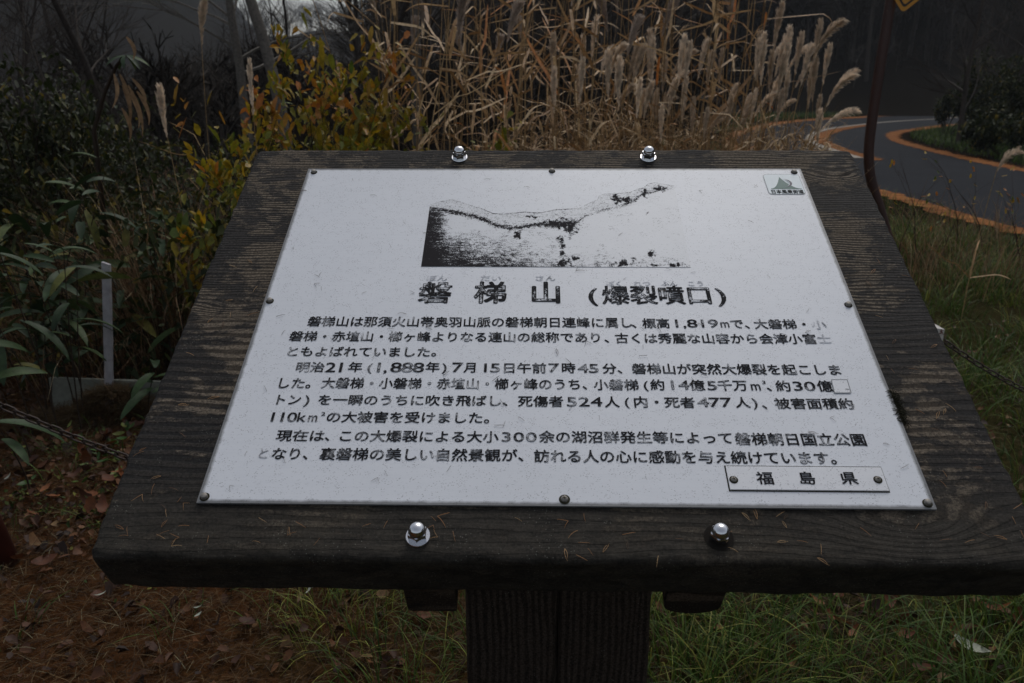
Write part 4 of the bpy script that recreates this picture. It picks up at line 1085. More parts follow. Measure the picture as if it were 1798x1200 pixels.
# ------------------------------------------------------------------ SASA BAMBOO AND BROWN GRASS ON THE LEFT
M_sasa = veg('bamboo_grass_leaf', [(0, (0.0181, 0.0351, 0.0134)), (0.5, (0.0321, 0.0620, 0.0230)), (0.85, (0.0562, 0.0890, 0.0256)), (1, (0.1705, 0.1489, 0.0291))], 0.55, 0.25, 'obj', 0.12)
M_stem = simple('dark_stem', (0.030, 0.020, 0.013), 0.8, 0.2, 0, 0.3)
def sasa_leaf(k):
    mb = MB(); L_ = (0.20, 0.17, 0.22)[k]; n_ = 8; pts = []; wd = []
    for j in range(n_ + 1):
        t = j / n_; pts.append((L_ * (t - 0.08 * t * t), 0, L_ * (0.18 * t - (0.32, 0.55, 0.42)[k] * t * t))); wd.append(0.040 * (math.sin(math.pi * min(0.04 + 0.96 * t, 1)) ** 0.65))
    mb.ribbon(pts, wd, (0, 1, 0), fold=0.16); return mb.mesh('leaf', M_sasa, True)
SLs = [sasa_leaf(k) for k in range(3)]
def sasa(p, top, label, group, nl=6, seed=0, tilt=0.15):
    r_ = random.Random(seed); root = empty('bamboo_grass', p, label=label, cat='bamboo grass', group=group)
    h = top; pts = [(0, 0, -0.03)]; dx, dy = r_.gauss(0, tilt), r_.gauss(0, tilt)
    for j in range(1, 6): pts.append((dx * h * (j / 5) ** 1.5, dy * h * (j / 5) ** 1.5, h * j / 5))
    mb = MB(); mb.tube(pts, [0.0035, 0.003, 0.003, 0.0025, 0.002, 0.0015], 5, cap=False); link('stem', mb.mesh('stem', M_stem), root)
    a = r_.uniform(0, 6.28)
    for j in range(nl):
        t = 1 - 0.09 * j; q = Vector(pts[-1]) * t
        a += 2.2 + r_.gauss(0, 0.4)
        link('leaf', r_.choice(SLs), root, q, (r_.gauss(0, 0.4), r_.gauss(0.05, 0.3), a), [r_.uniform(0.7, 1.15)] * 3)
    return root
k_ = 0
for (u, v, Y) in ((30, 330, 2.2), (70, 300, 2.5), (105, 345, 2.3), (20, 400, 2.0), (60, 420, 2.1), (110, 400, 2.2), (140, 430, 2.7), (40, 470, 1.9), (90, 480, 2.0), (120, 500, 2.4), (10, 520, 1.8), (190, 280, 2.5), (225, 275, 2.6), (215, 375, 2.5), (250, 370, 2.6), (285, 395, 2.7), (215, 430, 2.7), (260, 440, 2.6), (255, 500, 2.5), (330, 420, 2.9), (350, 470, 2.8), (300, 480, 2.7), (245, 640, 1.95), (20, 690, 1.3), (320, 560, 2.6), (115, 540, 2.1), (5, 270, 2.6), (60, 560, 2.0), (170, 330, 2.8), (30, 360, 1.7), (85, 440, 1.8), (100, 470, 1.9), (15, 600, 1.5), (95, 380, 2.0), (45, 510, 1.7), (275, 430, 2.3), (300, 380, 2.4)):
    k_ += 1; p = at(u, v, Y); top = p.z; b_ = Vector((p.x, Y, 0))
    sasa(b_, max(top, 0.1), 'broad leaved dark green bamboo grass in the thicket left of the sign' if k_ != 23 else 'bamboo grass sprig standing just right of the white stake', 'bamboo grass left of the sign' if k_ != 23 else None, rr.randint(5, 8), k_)

# rust coloured arching grass
def arc_grass(n, cx, cy, rad, L0, L1, W, b0, b1, seg=7, lo=0, hi=1, head=None):
    ang = RNG.random(n) * 2 * math.pi; r_ = rad * np.sqrt(RNG.random(n))
    P = np.stack([cx + r_ * np.cos(ang), cy + r_ * np.sin(ang), np.zeros(n)], -1)
    hd = ang + RNG.normal(0, 0.5, n) if head is None else RNG.normal(head, 0.7, n)
    return blades(P, hd, RNG.uniform(L0, L1, n), RNG.uniform(W * .6, W * 1.4, n), RNG.uniform(b0, b1, n), seg, rnd=RNG.uniform(lo, hi, n), side_twist=2, droop=RNG.uniform(0, 0.3, n))
M_rustg = veg('rusty_dry_grass', [(0, (0.0815, 0.0470, 0.0241)), (0.5, (0.1994, 0.1135, 0.0585)), (0.85, (0.3444, 0.2349, 0.1292)), (1, (0.4894, 0.3915, 0.2410))], 0.7, 0.2)
for i_, (u, Y, h0, h1, n_) in enumerate(((255, 2.6, 0.8, 1.30, 240), (300, 2.7, 0.6, 1.1, 200), (205, 2.7, 0.7, 1.3, 130), (360, 3.0, 0.5, 1.0, 130), (60, 3.3, 0.7, 1.25, 90), (130, 3.2, 0.6, 1.1, 90))):
    p = at(u, 300, Y)
    me = npmesh('dry_grass_tuft', *arc_grass(n_, 0, 0, 0.12, h0, h1, 0.0045, 0.2, 0.9), M_rustg)
    lab = ['tall rusty arching grass tuft beside the bent brown plant', 'rusty arching grass tuft left of the yellow shrub', 'rusty grass tuft behind the green bamboo leaves', 'low rusty grass tuft under the yellow shrub', 'thin brown grass tuft at the far left', 'thin brown grass tuft in the dark left thicket'][i_]
    tag(link('dry_grass_tuft', me, None, (p.x, Y, 0)), lab, 'grass tuft')
# thin brown undergrowth filling the left thicket
parts = [arc_grass(3600, -3.6, 5.2, 2.8, 0.35, 1.15, 0.005, 0.2, 1.0, 5, 0, 0.7), arc_grass(1900, -2.4, 3.2, 1.0, 0.2, 0.8, 0.004, 0.3, 1.2, 5, 0, 1.0), arc_grass(1800, -0.7, 4.8, 1.9, 0.3, 1.0, 0.005, 0.2, 1, 5, 0, 0.6)]
V, Q, R = join(parts)
tag(link('undergrowth', npmesh('undergrowth', V, Q, R, M_rustg)), 'tangled brown undergrowth of the left thicket', kind='stuff')
M_dkleaf = veg('dark_evergreen_leaf', [(0, (0.0130, 0.0185, 0.0061)), (0.6, (0.0302, 0.0414, 0.0113)), (0.93, (0.0648, 0.0704, 0.0164)), (1, (0.2592, 0.1863, 0.0308))], 0.55, 0.22)
P = np.stack([RNG.uniform(-5.6, -1.9, 14000), RNG.uniform(2.8, 6.2, 14000), 0.02 + 0.95 * RNG.random(14000) ** 1.6], -1)
V, Q, R = leafset(P, RNG.uniform(0.018, 0.042, 14000), RNG.random(14000), 0.9, 0.26)
n3 = 7000; P3 = np.stack([RNG.uniform(-3.6, -1.2, n3), RNG.uniform(2.2, 4.2, n3), 0.05 + 0.75 * RNG.random(n3) ** 1.2], -1); keep = P3[:, 0] < -0.55 * P3[:, 1] + 0.25; P3 = P3[keep]
V3, Q3, R3 = leafset(P3, RNG.uniform(0.018, 0.045, len(P3)), RNG.random(len(P3)) ** 0.6, 1.0, 0.3)
V, Q, R = join([(V, Q, R), (V3, Q3, R3)])
tag(link('thicket_leaves', npmesh('thicket_leaves', V, Q, R, M_dkleaf)), 'small dark leaves filling the low thicket on the left', kind='stuff')

# ------------------------------------------------------------------ BRANCHING GENERATOR
def branches(mb, p, d, L, r, depth, rnd, sides=4, spread=0.55, grav=0.0, tips=None, seg=4, shrink=0.68, kids=(2, 4), maxdepth=None):
    pts = [p.copy()]; rad = [r]; q = p.copy(); dd = d.copy()
    for k in range(seg):
        dd = (dd + Vector((rnd.gauss(0, .11), rnd.gauss(0, .11), rnd.gauss(0, .08) + grav))).normalized()
        q = q + dd * L / seg; pts.append(q.copy()); rad.append(r * (1 - 0.45 * (k + 1) / seg))
    mb.tube(pts, rad, max(3, sides), cap=False, r=rnd.random())
    if depth == 0:
        if tips is not None: tips.append((pts, dd))
        return
    if tips is not None and depth <= 1: tips.append((pts, dd))
    for k in range(rnd.randint(*kids)):
        t = rnd.uniform(0.35, 1.0); i_ = min(int(t * seg), seg - 1); f_ = t * seg - i_
        o = pts[i_].lerp(pts[i_ + 1], f_)
        ax = Vector((rnd.gauss(0, 1), rnd.gauss(0, 1), rnd.gauss(0, 0.4))).normalized()
        nd = (dd + ax * spread * rnd.uniform(0.7, 1.5)).normalized()
        branches(mb, o, nd, L * shrink * rnd.uniform(0.7, 1.15), rad[i_] * 0.55, depth - 1, rnd, sides - 1, spread, grav, tips, seg if depth > 2 else 3, shrink, kids)
    branches(mb, pts[-1], dd, L * shrink, rad[-1] * 0.8, depth - 1, rnd, sides - 1, spread, grav, tips, seg if depth > 2 else 3, shrink, kids)

# ------------------------------------------------------------------ YELLOW AUTUMN SHRUBS
AUT = [((0.17, 0.18, 0.014), (0.27, 0.24, 0.017)), ((0.38, 0.25, 0.012), (0.50, 0.30, 0.015)), ((0.42, 0.15, 0.018), (0.52, 0.20, 0.03)), ((0.07, 0.11, 0.015), (0.12, 0.155, 0.02))]
AM = [veg('autumn_leaf_' + n_, [(0, a), (1, b)], 0.5, 0.35, 'obj', 0.3) for n_, (a, b) in zip(('lime', 'yellow', 'orange', 'green'), AUT)]
AL = [leaf_mesh('leaf', m_, 0.062, 0.34, 0.5) for m_ in AM]
M_aut_st = veg('autumn_foliage', [(0, (0.0783, 0.1174, 0.0196)), (0.35, (0.1859, 0.1918, 0.0196)), (0.7, (0.3719, 0.2446, 0.0175)), (1, (0.4307, 0.1467, 0.0254))], 0.5, 0.35, 'attr', 0.3)
def shrub(u0, u1, vtop, Y, label, seed, nleaf, nstuff, stems=7):
    r_ = random.Random(seed); x0, x1 = at(u0, 300, Y).x, at(u1, 300, Y).x; top = at(500, vtop, Y).z * 1.12
    root = empty('autumn_shrub', ((x0 + x1) / 2, Y, 0), label=label, cat='shrub')
    mb = MB(); tips = []
    for k in range(stems):
        sx_ = r_.uniform(x0, x1) - (x0 + x1) / 2; b_ = Vector((sx_ * 0.4, r_.uniform(-0.15, 0.3), -0.02)); h = top * r_.uniform(0.62, 1.0)
        d = Vector((sx_ * 0.6 / max(h, 0.3), r_.gauss(0, 0.1), 1)).normalized()
        branches(mb, b_, d, h * 0.52, 0.008, 3, r_, 5, 0.5, 0.02, tips, 4, 0.52, (3, 4))
    link('branches', mb.mesh('branches', M_stem), root)
    cand = []
    for pts, d in tips:
        for j in range(1, len(pts)):
            for _ in range(3): cand.append((pts[j - 1].lerp(pts[j], r_.random()), (pts[j] - pts[j - 1]).normalized()))
    r_.shuffle(cand)
    cand.sort(key=lambda c_: c_[0].y)        # the nearest to the path are seen best
    near = cand[:max(nleaf * 2, 1)]; r_.shuffle(near)
    for (p, d) in near[:nleaf]:
        c_ = 2 if fbm(p.x * 3.0 + seed, p.z * 3.0, 2, 5) > 0.66 else r_.choices((0, 1, 2, 3), (5, 5, 0.9, 1.2))[0]
        dir_ = (d + Vector((r_.gauss(0, .6), r_.gauss(0, .6), r_.gauss(0.25, .5)))).normalized()
        o = link('leaf', AL[c_], root, p + dir_ * 0.03); o.rotation_euler = (dir_.to_track_quat('X', 'Z').to_matrix() @ Matrix.Rotation(r_.uniform(0, 6.28), 3, 'X')).to_euler(); s_ = r_.uniform(0.6, 1.15); o.scale = (s_, s_, s_)
    rest = cand
    nstuff = int(nstuff * 4.2); idx = RNG.integers(0, len(rest), nstuff)
    P = np.array([rest[i_][0] for i_ in idx]) + RNG.normal(0, 0.03, (nstuff, 3))
    V, Q, R = leafset(P, RNG.uniform(0.03, 0.052, nstuff), np.clip(RNG.random(nstuff) * 0.6 + 0.9 * fbm(P[:, 0] * 3, P[:, 2] * 3, 2, 3) - 0.22, 0, 1), 1.0, 0.32)
    f_ = link('foliage', npmesh('foliage', V, Q, R, M_aut_st), root); f_['kind'] = 'stuff'
    return root
shrub(470, 700, 25, 3.3, 'tallest yellow and orange leaved shrub behind the left half of the sign', 1, 230, 420, 9)
shrub(350, 470, 130, 2.8, 'orange tinged shrub left of the plumed grass stalk', 2, 80, 90, 5)
shrub(300, 440, 270, 2.4, 'low yellow green shrub beside the upper left corner of the board', 3, 60, 60, 5)
shrub(620, 850, 150, 3.7, 'yellow green shrub at the foot of the tall reeds', 4, 140, 300, 7)
shrub(400, 560, 190, 4.2, 'half bare yellow shrub in front of the pale tree trunk', 5, 60, 220, 5)

# ------------------------------------------------------------------ REEDS
M_reedst = veg('reed_stem', [(0, (0.2207, 0.1350, 0.0554)), (1, (0.4583, 0.3038, 0.1424))], 0.6, 0.3, 'obj', 0.0)
M_reedlf = veg('reed_leaf', [(0, (0.2700, 0.1428, 0.0555)), (0.5, (0.4388, 0.2772, 0.1349)), (0.9, (0.7089, 0.5208, 0.3015)), (1, (0.6076, 0.2016, 0.0397))], 0.6, 0.3, 'obj', 0.2)
M_plume = veg('reed_plume', [(0, (0.3443, 0.2734, 0.2228)), (1, (0.6075, 0.5063, 0.4253))], 0.8, 0.1, 'obj', 0.25)
M_mplume = veg('silver_plume', [(0, (0.5943, 0.4655, 0.3369)), (1, (0.9905, 0.8320, 0.6536))], 0.8, 0.1, 'obj', 0.3)
M_reedmass = veg('reed_mass', [(0, (0.0896, 0.0518, 0.0243)), (0.4, (0.2444, 0.1426, 0.0607)), (0.8, (0.4400, 0.2835, 0.1366)), (1, (0.6844, 0.5184, 0.3188))], 0.65, 0.25, 'attr', 0.2)
def plume_mesh(name, L_, n_, hair, droop, mat, seed, rad=0.03):
    r_ = np.random.default_rng(seed)
    t = r_.random(n_) ** 0.8; ang = r_.random(n_) * 2 * math.pi
    P = np.stack([droop * L_ * (t ** 2) * 0.6 + 0 * t, 0 * t, L_ * (t - 0.25 * droop * t * t)], -1)
    ln_ = hair * (0.35 + 1.5 * np.sin(math.pi * np.clip(t * 0.8 + 0.05, 0, 1)) ** 1.5) * r_.uniform(0.6, 1.3, n_)
    d = np.stack([np.cos(ang) * 0.24 + droop * 0.4, np.sin(ang) * 0.24, 0.85 - droop * t * 0.8], -1); d /= np.linalg.norm(d, axis=1)[:, None]
    s = np.cross(d, r_.normal(0, 1, (n_, 3))); s /= np.linalg.norm(s, axis=1)[:, None]
    W_ = 0.0018
    A0 = P; A1 = P + d * ln_[:, None] * 0.55 + s * 0.002; A2 = P + d * ln_[:, None]; A2[:, 2] -= ln_ * 0.25 * (0.4 + droop)
    V = np.stack([A0 - s * W_ * .5, A0 + s * W_ * .5, A1 - s * W_, A1 + s * W_, A2 - s * W_ * .5, A2 + s * W_ * .5], 1).reshape(-1, 3)
    b = np.arange(n_)[:, None] * 6
    Q = np.concatenate([b + np.array([[0, 1, 3, 2]]), b + np.array([[2, 3, 5, 4]])])
    return npmesh(name, V, Q, np.repeat(r_.random(n_), 6), mat)
PLr = [plume_mesh('plume', 0.26, 480, 0.060, dr, M_plume, k) for k, dr in enumerate((0.5, 0.9, 0.3))]
PLm_ = [plume_mesh('plume', 0.25, 460, 0.038, dr, M_mplume, 10 + k) for k, dr in enumerate((0.08, 0.26, 0.75))]
def reed_leaf(k):
    mb = MB(); L_ = (0.38, 0.30, 0.45, 0.25)[k]; kink = (0.45, 0.7, 0.3, 0.55)[k]; up = (0.9, 0.5, 0.7, 0.2)[k]; dn = (-0.15, -0.9, 0.45, -0.5)[k]
    pts = []; wd = []; p = Vector((0, 0, 0)); n_ = 9
    for j in range(n_ + 1):
        t = j / n_; pts.append(p.copy()); wd.append(0.019 * (0.35 + 0.65 * math.sin(math.pi * min(0.15 + 0.85 * t, 1)) ** 0.7) * (1 if t < 0.97 else 0.3))
        sl = up if t < kink else up * 0.2 + dn * min((t - kink) * 4, 1)
        p = p + Vector((1, (0.05, -0.1, 0.08, 0.0)[k], sl)).normalized() * L_ / n_
    mb.ribbon(pts, wd, (0, 1, 0.3), fold=0.10); return mb.mesh('leaf', M_reedlf, True)
RL = [reed_leaf(k) for k in range(4)]
def reed(seed, h, nl, plume, lean):
    r_ = random.Random(seed); root = empty('reed', (0, 0, 0))
    pts = []; ld = r_.uniform(0, 6.28)
    for j in range(9):
        t = j / 8; pts.append(Vector((lean * math.cos(ld) * h * t ** 1.7, lean * math.sin(ld) * h * t ** 1.7, h * t)))
    mb = MB(); mb.tube(pts, [0.0048 - 0.0028 * j / 8 for j in range(9)], 5, cap=False); link('stem', mb.mesh('stem', M_reedst, True), root)
    a = r_.uniform(0, 6.28)
    for j in range(nl):
        t = 0.28 + 0.66 * j / nl; i_ = int(t * 8); q = pts[i_].lerp(pts[i_ + 1], t * 8 - i_); a += math.pi + r_.gauss(0, 0.5)
        s_ = r_.uniform(0.7, 1.25); link('leaf', r_.choice(RL), root, q, (r_.gauss(0, .25), r_.gauss(0, .3), a), (s_, s_, s_))
    if plume is not None: link('plume', plume, root, pts[-1] - Vector((0, 0, 0.02)), (0, r_.gauss(0.1, 0.1), r_.uniform(0, 6.28)))
    return root
protos = []
for k in range(9): protos.append((reed(100 + k, (2.3, 2.0, 1.7, 2.6, 2.1, 1.85, 2.4, 1.6, 2.2)[k], (6, 7, 5, 6, 8, 6, 5, 7, 6)[k], PLr[k % 3] if k % 3 != 1 else None, (0.03, 0.07, 0.14, 0.04, 0.10, 0.06, 0.18, 0.09, 0.04)[k]), (2.3, 2.0, 1.7, 2.6, 2.1, 1.85, 2.4, 1.6, 2.2)[k]))
GR_REED = 'tall dry reeds behind the sign'
LB_REED = 'tall tan dry reed standing in the reed bed behind the sign'
used = set()
def place_reed(k, loc, rz, sc, label=LB_REED, group=GR_REED):
    root = protos[k][0]
    if k not in used:
        used.add(k); root.location = loc; root.rotation_euler = (0, 0, rz); root.scale = (sc,) * 3; tag(root, label, 'reed', group); return root
    r_ = dup(root, loc, (random.gauss(0, 0.04), random.gauss(0, 0.06), rz), (sc,) * 3, label, group); r_['category'] = 'reed'
    if group is None and 'group' in r_: del r_['group']
    return r_
rk = random.Random(5)
def zone(u):
    for a, t in ((760, 'left of the left upper nut'), (850, 'straight behind the left upper nut'), (990, 'between the two upper nuts, nearer the left'), (1110, 'between the two upper nuts, nearer the right'), (1190, 'straight behind the right upper nut'), (9999, 'right of the right upper nut')):
        if u < a: return t
def reed_label(k, u, Y):
    return ('bushy plumed' if k % 3 == 0 else 'slim plumed' if k % 3 == 2 else 'plumeless') + (' front-row' if Y < 4.8 else ' back-row') + ' dry reed ' + zone(u)
for k in range(105):
    u = rk.uniform(660, 1330); Y = rk.uniform(3.7, 6.8); p = at(u, 250, Y)
    k9 = rk.randrange(9); place_reed(k9, (p.x, Y, 0), rk.uniform(0, 6.28), rk.uniform(0.9, 1.3), reed_label(k9, u, Y))
for k in range(14):
    u = rk.uniform(640, 900); Y = rk.uniform(3.4, 4.6); p = at(u, 250, Y)
    k9 = rk.randrange(9); place_reed(k9, (p.x, Y, 0), rk.uniform(0, 6.28), rk.uniform(0.85, 1.1), reed_label(k9, u, Y))
p = at(655, 120, 2.9); place_reed(6, (p.x + 0.12, 2.9, 0), 2.6, 0.95, 'leaning reed rising above the yellow shrub, leftmost of the tall reeds', None)
# low tangled mass of the reed bed
parts = []
n_ = 4600; u = RNG.uniform(800, 1470, n_); Yv = RNG.uniform(3.6, 6.8, n_)
Pm = np.array([at(a, 250, b)[:] for a, b in zip(u, Yv)]); Pm[:, 2] = 0
parts.append(blades(Pm, RNG.random(n_) * 6.28, RNG.uniform(0.7, 1.5, n_) * np.interp(u, [820, 1000, 1350, 1470], [0.6, 1, 1, 0.75]), RNG.uniform(0.004, 0.011, n_), RNG.uniform(0.03, 0.4, n_), 6, rnd=RNG.random(n_), side_twist=3, droop=RNG.uniform(0, 0.35, n_)))
n_ = 3000; u = RNG.uniform(840, 1460, n_); Yv = RNG.uniform(3.5, 6.5, n_)
Pm = np.array([at(a, 250, b)[:] for a, b in zip(u, Yv)]); Pm[:, 2] = RNG.uniform(0.35, 1.25, n_) * np.interp(u, [840, 1000, 1460], [0.75, 1, 0.85])
parts.append(blades(Pm, RNG.random(n_) * 6.28, RNG.uniform(0.10, 0.34, n_), RNG.uniform(0.006, 0.016, n_), RNG.uniform(0.4, 1.3, n_), 4, rnd=np.clip(RNG.random(n_) + 0.15, 0, 1), side_twist=3, droop=RNG.uniform(0, 0.9, n_), lift=RNG.uniform(-0.6, 1, n_), tip=0.3))
V, Q, R = join(parts)
tag(link('reed_bed', npmesh('reed_bed', V, Q, R, M_reedmass)), 'dense tangle of dry broken reed stems and leaves behind the sign', kind='stuff')
# silver grass plumes on the right of the reed bed
def silver(seed, h, pm, lean):
    r_ = random.Random(seed); root = empty('silver_grass', (0, 0, 0)); pts = [Vector((lean * h * (j / 7) ** 2, 0, h * j / 7)) for j in range(8)]
    mb = MB(); mb.tube(pts, [0.003 - 0.0015 * j / 7 for j in range(8)], 4, cap=False); link('stem', mb.mesh('stem', M_reedst, True), root)
    link('plume', pm, root, pts[-1] - Vector((0, 0, 0.03)), (0, lean * 1.3, 0))
    for j in range(3):
        a = r_.uniform(0, 6.28); t = r_.uniform(0.3, 0.7); link('leaf', r_.choice(RL), root, pts[int(t * 7)], (0, r_.gauss(-0.3, .2), a), (0.9, 0.5, 0.9))
    return root
sp = [silver(200, 1.45, PLm_[0], 0.04), silver(201, 1.3, PLm_[1], 0.10), silver(202, 1.2, PLm_[0], -0.05), silver(203, 1.35, PLm_[2], 0.16)]
hs_ = [1.45, 1.3, 1.2, 1.35]; used2 = set()
def place_silver(k, u, vtop, Y, rz=None, label='pale plumed silver grass stalk at the right end of the reed bed', group='silver grass plumes right of the reeds'):
    p = at(u, vtop, Y); sc = max(p.z, 0.3) / (hs_[k] + 0.17); rz = rk.uniform(-1.1, 1.1) if rz is None else rz
    if k not in used2: used2.add(k); o = sp[k]; o.location = (p.x, Y, 0); o.rotation_euler = (0, 0, rz); o.scale = (sc, sc, sc); tag(o, label, 'silver grass', group)
    else: o = dup(sp[k], (p.x, Y, 0), (0, 0, rz), (sc,) * 3, label, group)
    o['category'] = 'silver grass'
    if group is None and 'group' in o: del o['group']
    return o
for k in range(62):
    u = rk.uniform(980, 1450); vt = np.interp(u, [980, 1130, 1250, 1350, 1450], [10, 70, 80, 60, 110]) + rk.uniform(0, 130)
    place_silver(rk.randrange(4), u, vt, rk.uniform(3.6, 5.4))
for (u, vt, k) in ((1424, 52, 0), (1388, 75, 0), (1408, 70, 2), (1437, 95, 0), (1450, 120, 2), (1345, 25, 0), (1375, 38, 3), (1330, 70, 1), (1320, 85, 0), (1360, 80, 2)):
    place_silver(k, u, vt, rk.uniform(4.0, 4.6))
place_silver(3, 1408, 118, 4.4, 0.0, 'drooping single plume to the right of the silver grass clump', None)
p = at(1450, 235, 3.6)
o = silver(210, 1.15, PLm_[2], 0.42); o.location = (p.x - 0.52, 3.6, 0); tag(o, 'large feathery plume leaning right across the brown pole', 'silver grass')
p = at(340, 30, 3.6); o = silver(211, p.z - 0.12, PLm_[1], 0.03); o.location = (p.x - 0.02, 3.6, 0); tag(o, 'lone silky plume high above the left thicket', 'silver grass')
p = at(433, 82, 1.9); o = silver(212, p.z - 0.22, plume_mesh('plume', 0.2, 260, 0.020, 0.05, M_mplume, 55), 0.0); o.location = (p.x, 1.9, 0); tag(o, 'straight thin plumed stalk in front of the yellow shrub', 'silver grass')
for ch in list(o.children):
    if ch.name.startswith('leaf'): bpy.data.objects.remove(ch)

place_silver(2, 303, 172, 2.9, 1.0, 'small pale tuft of plume low behind the rusty grass', None)
# brown plant with hanging tan leaves
M_tan = veg('hanging_tan_leaf', [(0, (0.2210, 0.1300, 0.0585)), (1, (0.3900, 0.2470, 0.1300))], 0.6, 0.3, 'obj', 0.2)
p0 = at(160, 300, 2.9); root = empty('withered_plant', (p0.x, 2.9, 0), label='dark bent stem with hanging tan leaves and a dark green top', cat='plant')
mb = MB(); sp_ = [Vector((0, 0, 0))] + [at(u, v, 2.9) - Vector((p0.x, 2.9, 0)) for u, v in ((165, 230), (185, 160), (205, 115), (222, 98))]
mb.tube(sp_, [0.014, 0.012, 0.010, 0.009, 0.006], 6); link('stem', mb.mesh('stem', M_stem, True), root)
def hang_leaf(pts, wd, mat):
    mb = MB(); mb.ribbon(pts, wd, (1, 0.3, 0), fold=0.08); return mb.mesh('leaf', mat, True)
for (u, v, du, n_) in ((200, 130, -8, 60), (210, 130, 12, 80), (215, 150, 6, 75), (225, 150, 20, 90), (232, 138, 18, 50), (214, 190, 8, 60), (228, 165, 10, 60), (240, 160, 16, 60), (222, 65, 6, 40)):
    q0 = at(u, v, 2.88) - Vector((p0.x, 2.9, 0)); q1 = at(u + du, v + n_, 2.86) - Vector((p0.x, 2.9, 0)); pts = []
    for j in range(8):
        t = j / 7; q = q0.lerp(q1, t); q.x += 0.03 * math.sin(t * 2.6); pts.append(q)
    link('leaf', hang_leaf(pts, [0.006, 0.015, 0.018, 0.018, 0.016, 0.012, 0.007, 0.002], M_tan), root)
for a in np.linspace(0, 5.6, 8):
    link('leaf', SLs[int(a) % 3], root, sp_[-1], (rr.gauss(0, .3), 0.3, a), (0.62,) * 3)

# ------------------------------------------------------------------ TREES
M_bark = veg('bare_bark', [(0, (0.032, 0.026, 0.022)), (1, (0.085, 0.070, 0.058))], 0.85, 0.2, 'attr', 0.0)
M_barkg = veg('pale_grey_bark', [(0, (0.11, 0.10, 0.085)), (1, (0.19, 0.17, 0.145))], 0.8, 0.2, 'attr', 0.0)
def bare_tree(seed, h, r0, mat, depth=5, spread=0.5, lean=(0, 0), first=0.42):
    r_ = random.Random(seed); root = empty('bare_tree', (0, 0, 0))
    mt_, mbr = MB(), MB(); pts = [Vector((0, 0, -0.3))]; rad = [r0]; q = Vector((0, 0, 0)); d = Vector((lean[0], lean[1], 1)).normalized()
    for k in range(9):
        pts.append(q.copy()); rad.append(r0 * (1 - 0.075 * k)); d = (d + Vector((r_.gauss(0, .05), r_.gauss(0, .05), 0.03))).normalized(); q = q + d * h * 0.09
    mt_.tube(pts, rad, 7, cap=False, r=r_.random())
    for k in range(12):
        t = r_.uniform(first, 1.0); i_ = min(int(t * 9), 8); o = pts[i_].lerp(pts[i_ + 1], t * 9 - i_)
        a = r_.uniform(0, 6.28); nd = Vector((math.cos(a), math.sin(a), r_.uniform(0.3, 1.1))).normalized()
        branches(mbr, o, nd, h * 0.17 * r_.uniform(0.7, 1.3), rad[i_] * 0.38, depth - 2, r_, 4, spread, 0.03, None, 4, 0.66, (2, 4))
    branches(mbr, pts[-1], d, h * 0.2, rad[-1] * 0.8, depth - 1, r_, 4, spread, 0.02, None, 4, 0.66, (2, 4))
    link('trunk', mt_.mesh('trunk', mat, True), root); link('branches', mbr.mesh('branches', mat), root)
    return root
TP = [bare_tree(300, 7.5, 0.075, M_bark), bare_tree(301, 6, 0.06, M_bark), bare_tree(302, 9, 0.10, M_bark), bare_tree(303, 5, 0.045, M_bark, 5, 0.65, first=0.15), bare_tree(304, 7, 0.07, M_bark, 5, 0.7, first=0.2)]
usedt = set()
def place_tree(k, x_, y_, sc, label, group, rz=None, lean=0.0):
    rz = rk.uniform(0, 6.28) if rz is None else rz; z_ = float(terrain_z(x_, y_))
    if k not in usedt: usedt.add(k); o = TP[k]; o.location = (x_, y_, z_); o.rotation_euler = (lean, lean, rz); o.scale = (sc,) * 3; tag(o, label, 'tree', group)
    else: o = dup(TP[k], (x_, y_, z_), (rk.gauss(0, .05) + lean, rk.gauss(0, .05), rz), (sc,) * 3, label, group); o['category'] = 'tree'
    if group is None and 'group' in o: del o['group']
    return o
for k in range(64):
    u = rk.uniform(385, 1330); Y = rk.uniform(9, 34); p = at(u, 150, Y)
    if u > 1150: Y = rk.uniform(42, 60); p = at(u, 150, Y)
    elif 150 < u < 300 : Y = rk.uniform(14, 34); p = at(u, 150, Y)
    if p.x > 3.0 and Y < 46: continue
    place_tree(rk.randrange(5), p.x, Y, rk.uniform(0.45, 0.8) if u < 640 else rk.uniform(0.7, 1.15), ('nearer' if Y < 20 else 'farther') + ' bare tree of the thicket ' + ('above the yellow shrub' if u < 640 else zone(u)), 'bare trees behind the thicket')
for k in range(22):
    u = rk.uniform(-60, 190); Y = rk.uniform(6.5, 16); p = at(u, 150, Y)
    place_tree(rk.choice((3, 4, 1, 3)), p.x, Y, rk.uniform(0.45, 0.8), 'small dark bare tree in the left thicket, ' + ('near the far left evergreen' if u < 60 else 'behind the withered plant' if u > 125 else 'under the overhanging branches'), 'small bare trees on the left')
for k in range(70):
    u = rk.uniform(1290, 1830); Y = rk.uniform(48, 85); p = at(u, 150, Y)
    place_tree(rk.randrange(5), p.x, Y, rk.uniform(0.9, 1.6), 'bare tree ' + ('low' if Y < 60 else 'high') + ' on the dark slope, ' + ('left of the sign pole' if u < 1530 else 'just right of the pole' if u < 1650 else 'toward the right edge'), 'bare trees beyond the road')
for k in range(16):
    u = rk.uniform(1690, 1860); Y = rk.uniform(19, 30); p = at(u, 150, Y)
    place_tree(rk.choice((3, 4, 0)), p.x, Y, rk.uniform(0.6, 1.0), ('nearer' if Y < 24 else 'farther') + ' dark leafless tree inside the road bend, ' + ('by the right picture edge' if u > 1770 else 'set in from the right edge'), 'trees inside the road bend')
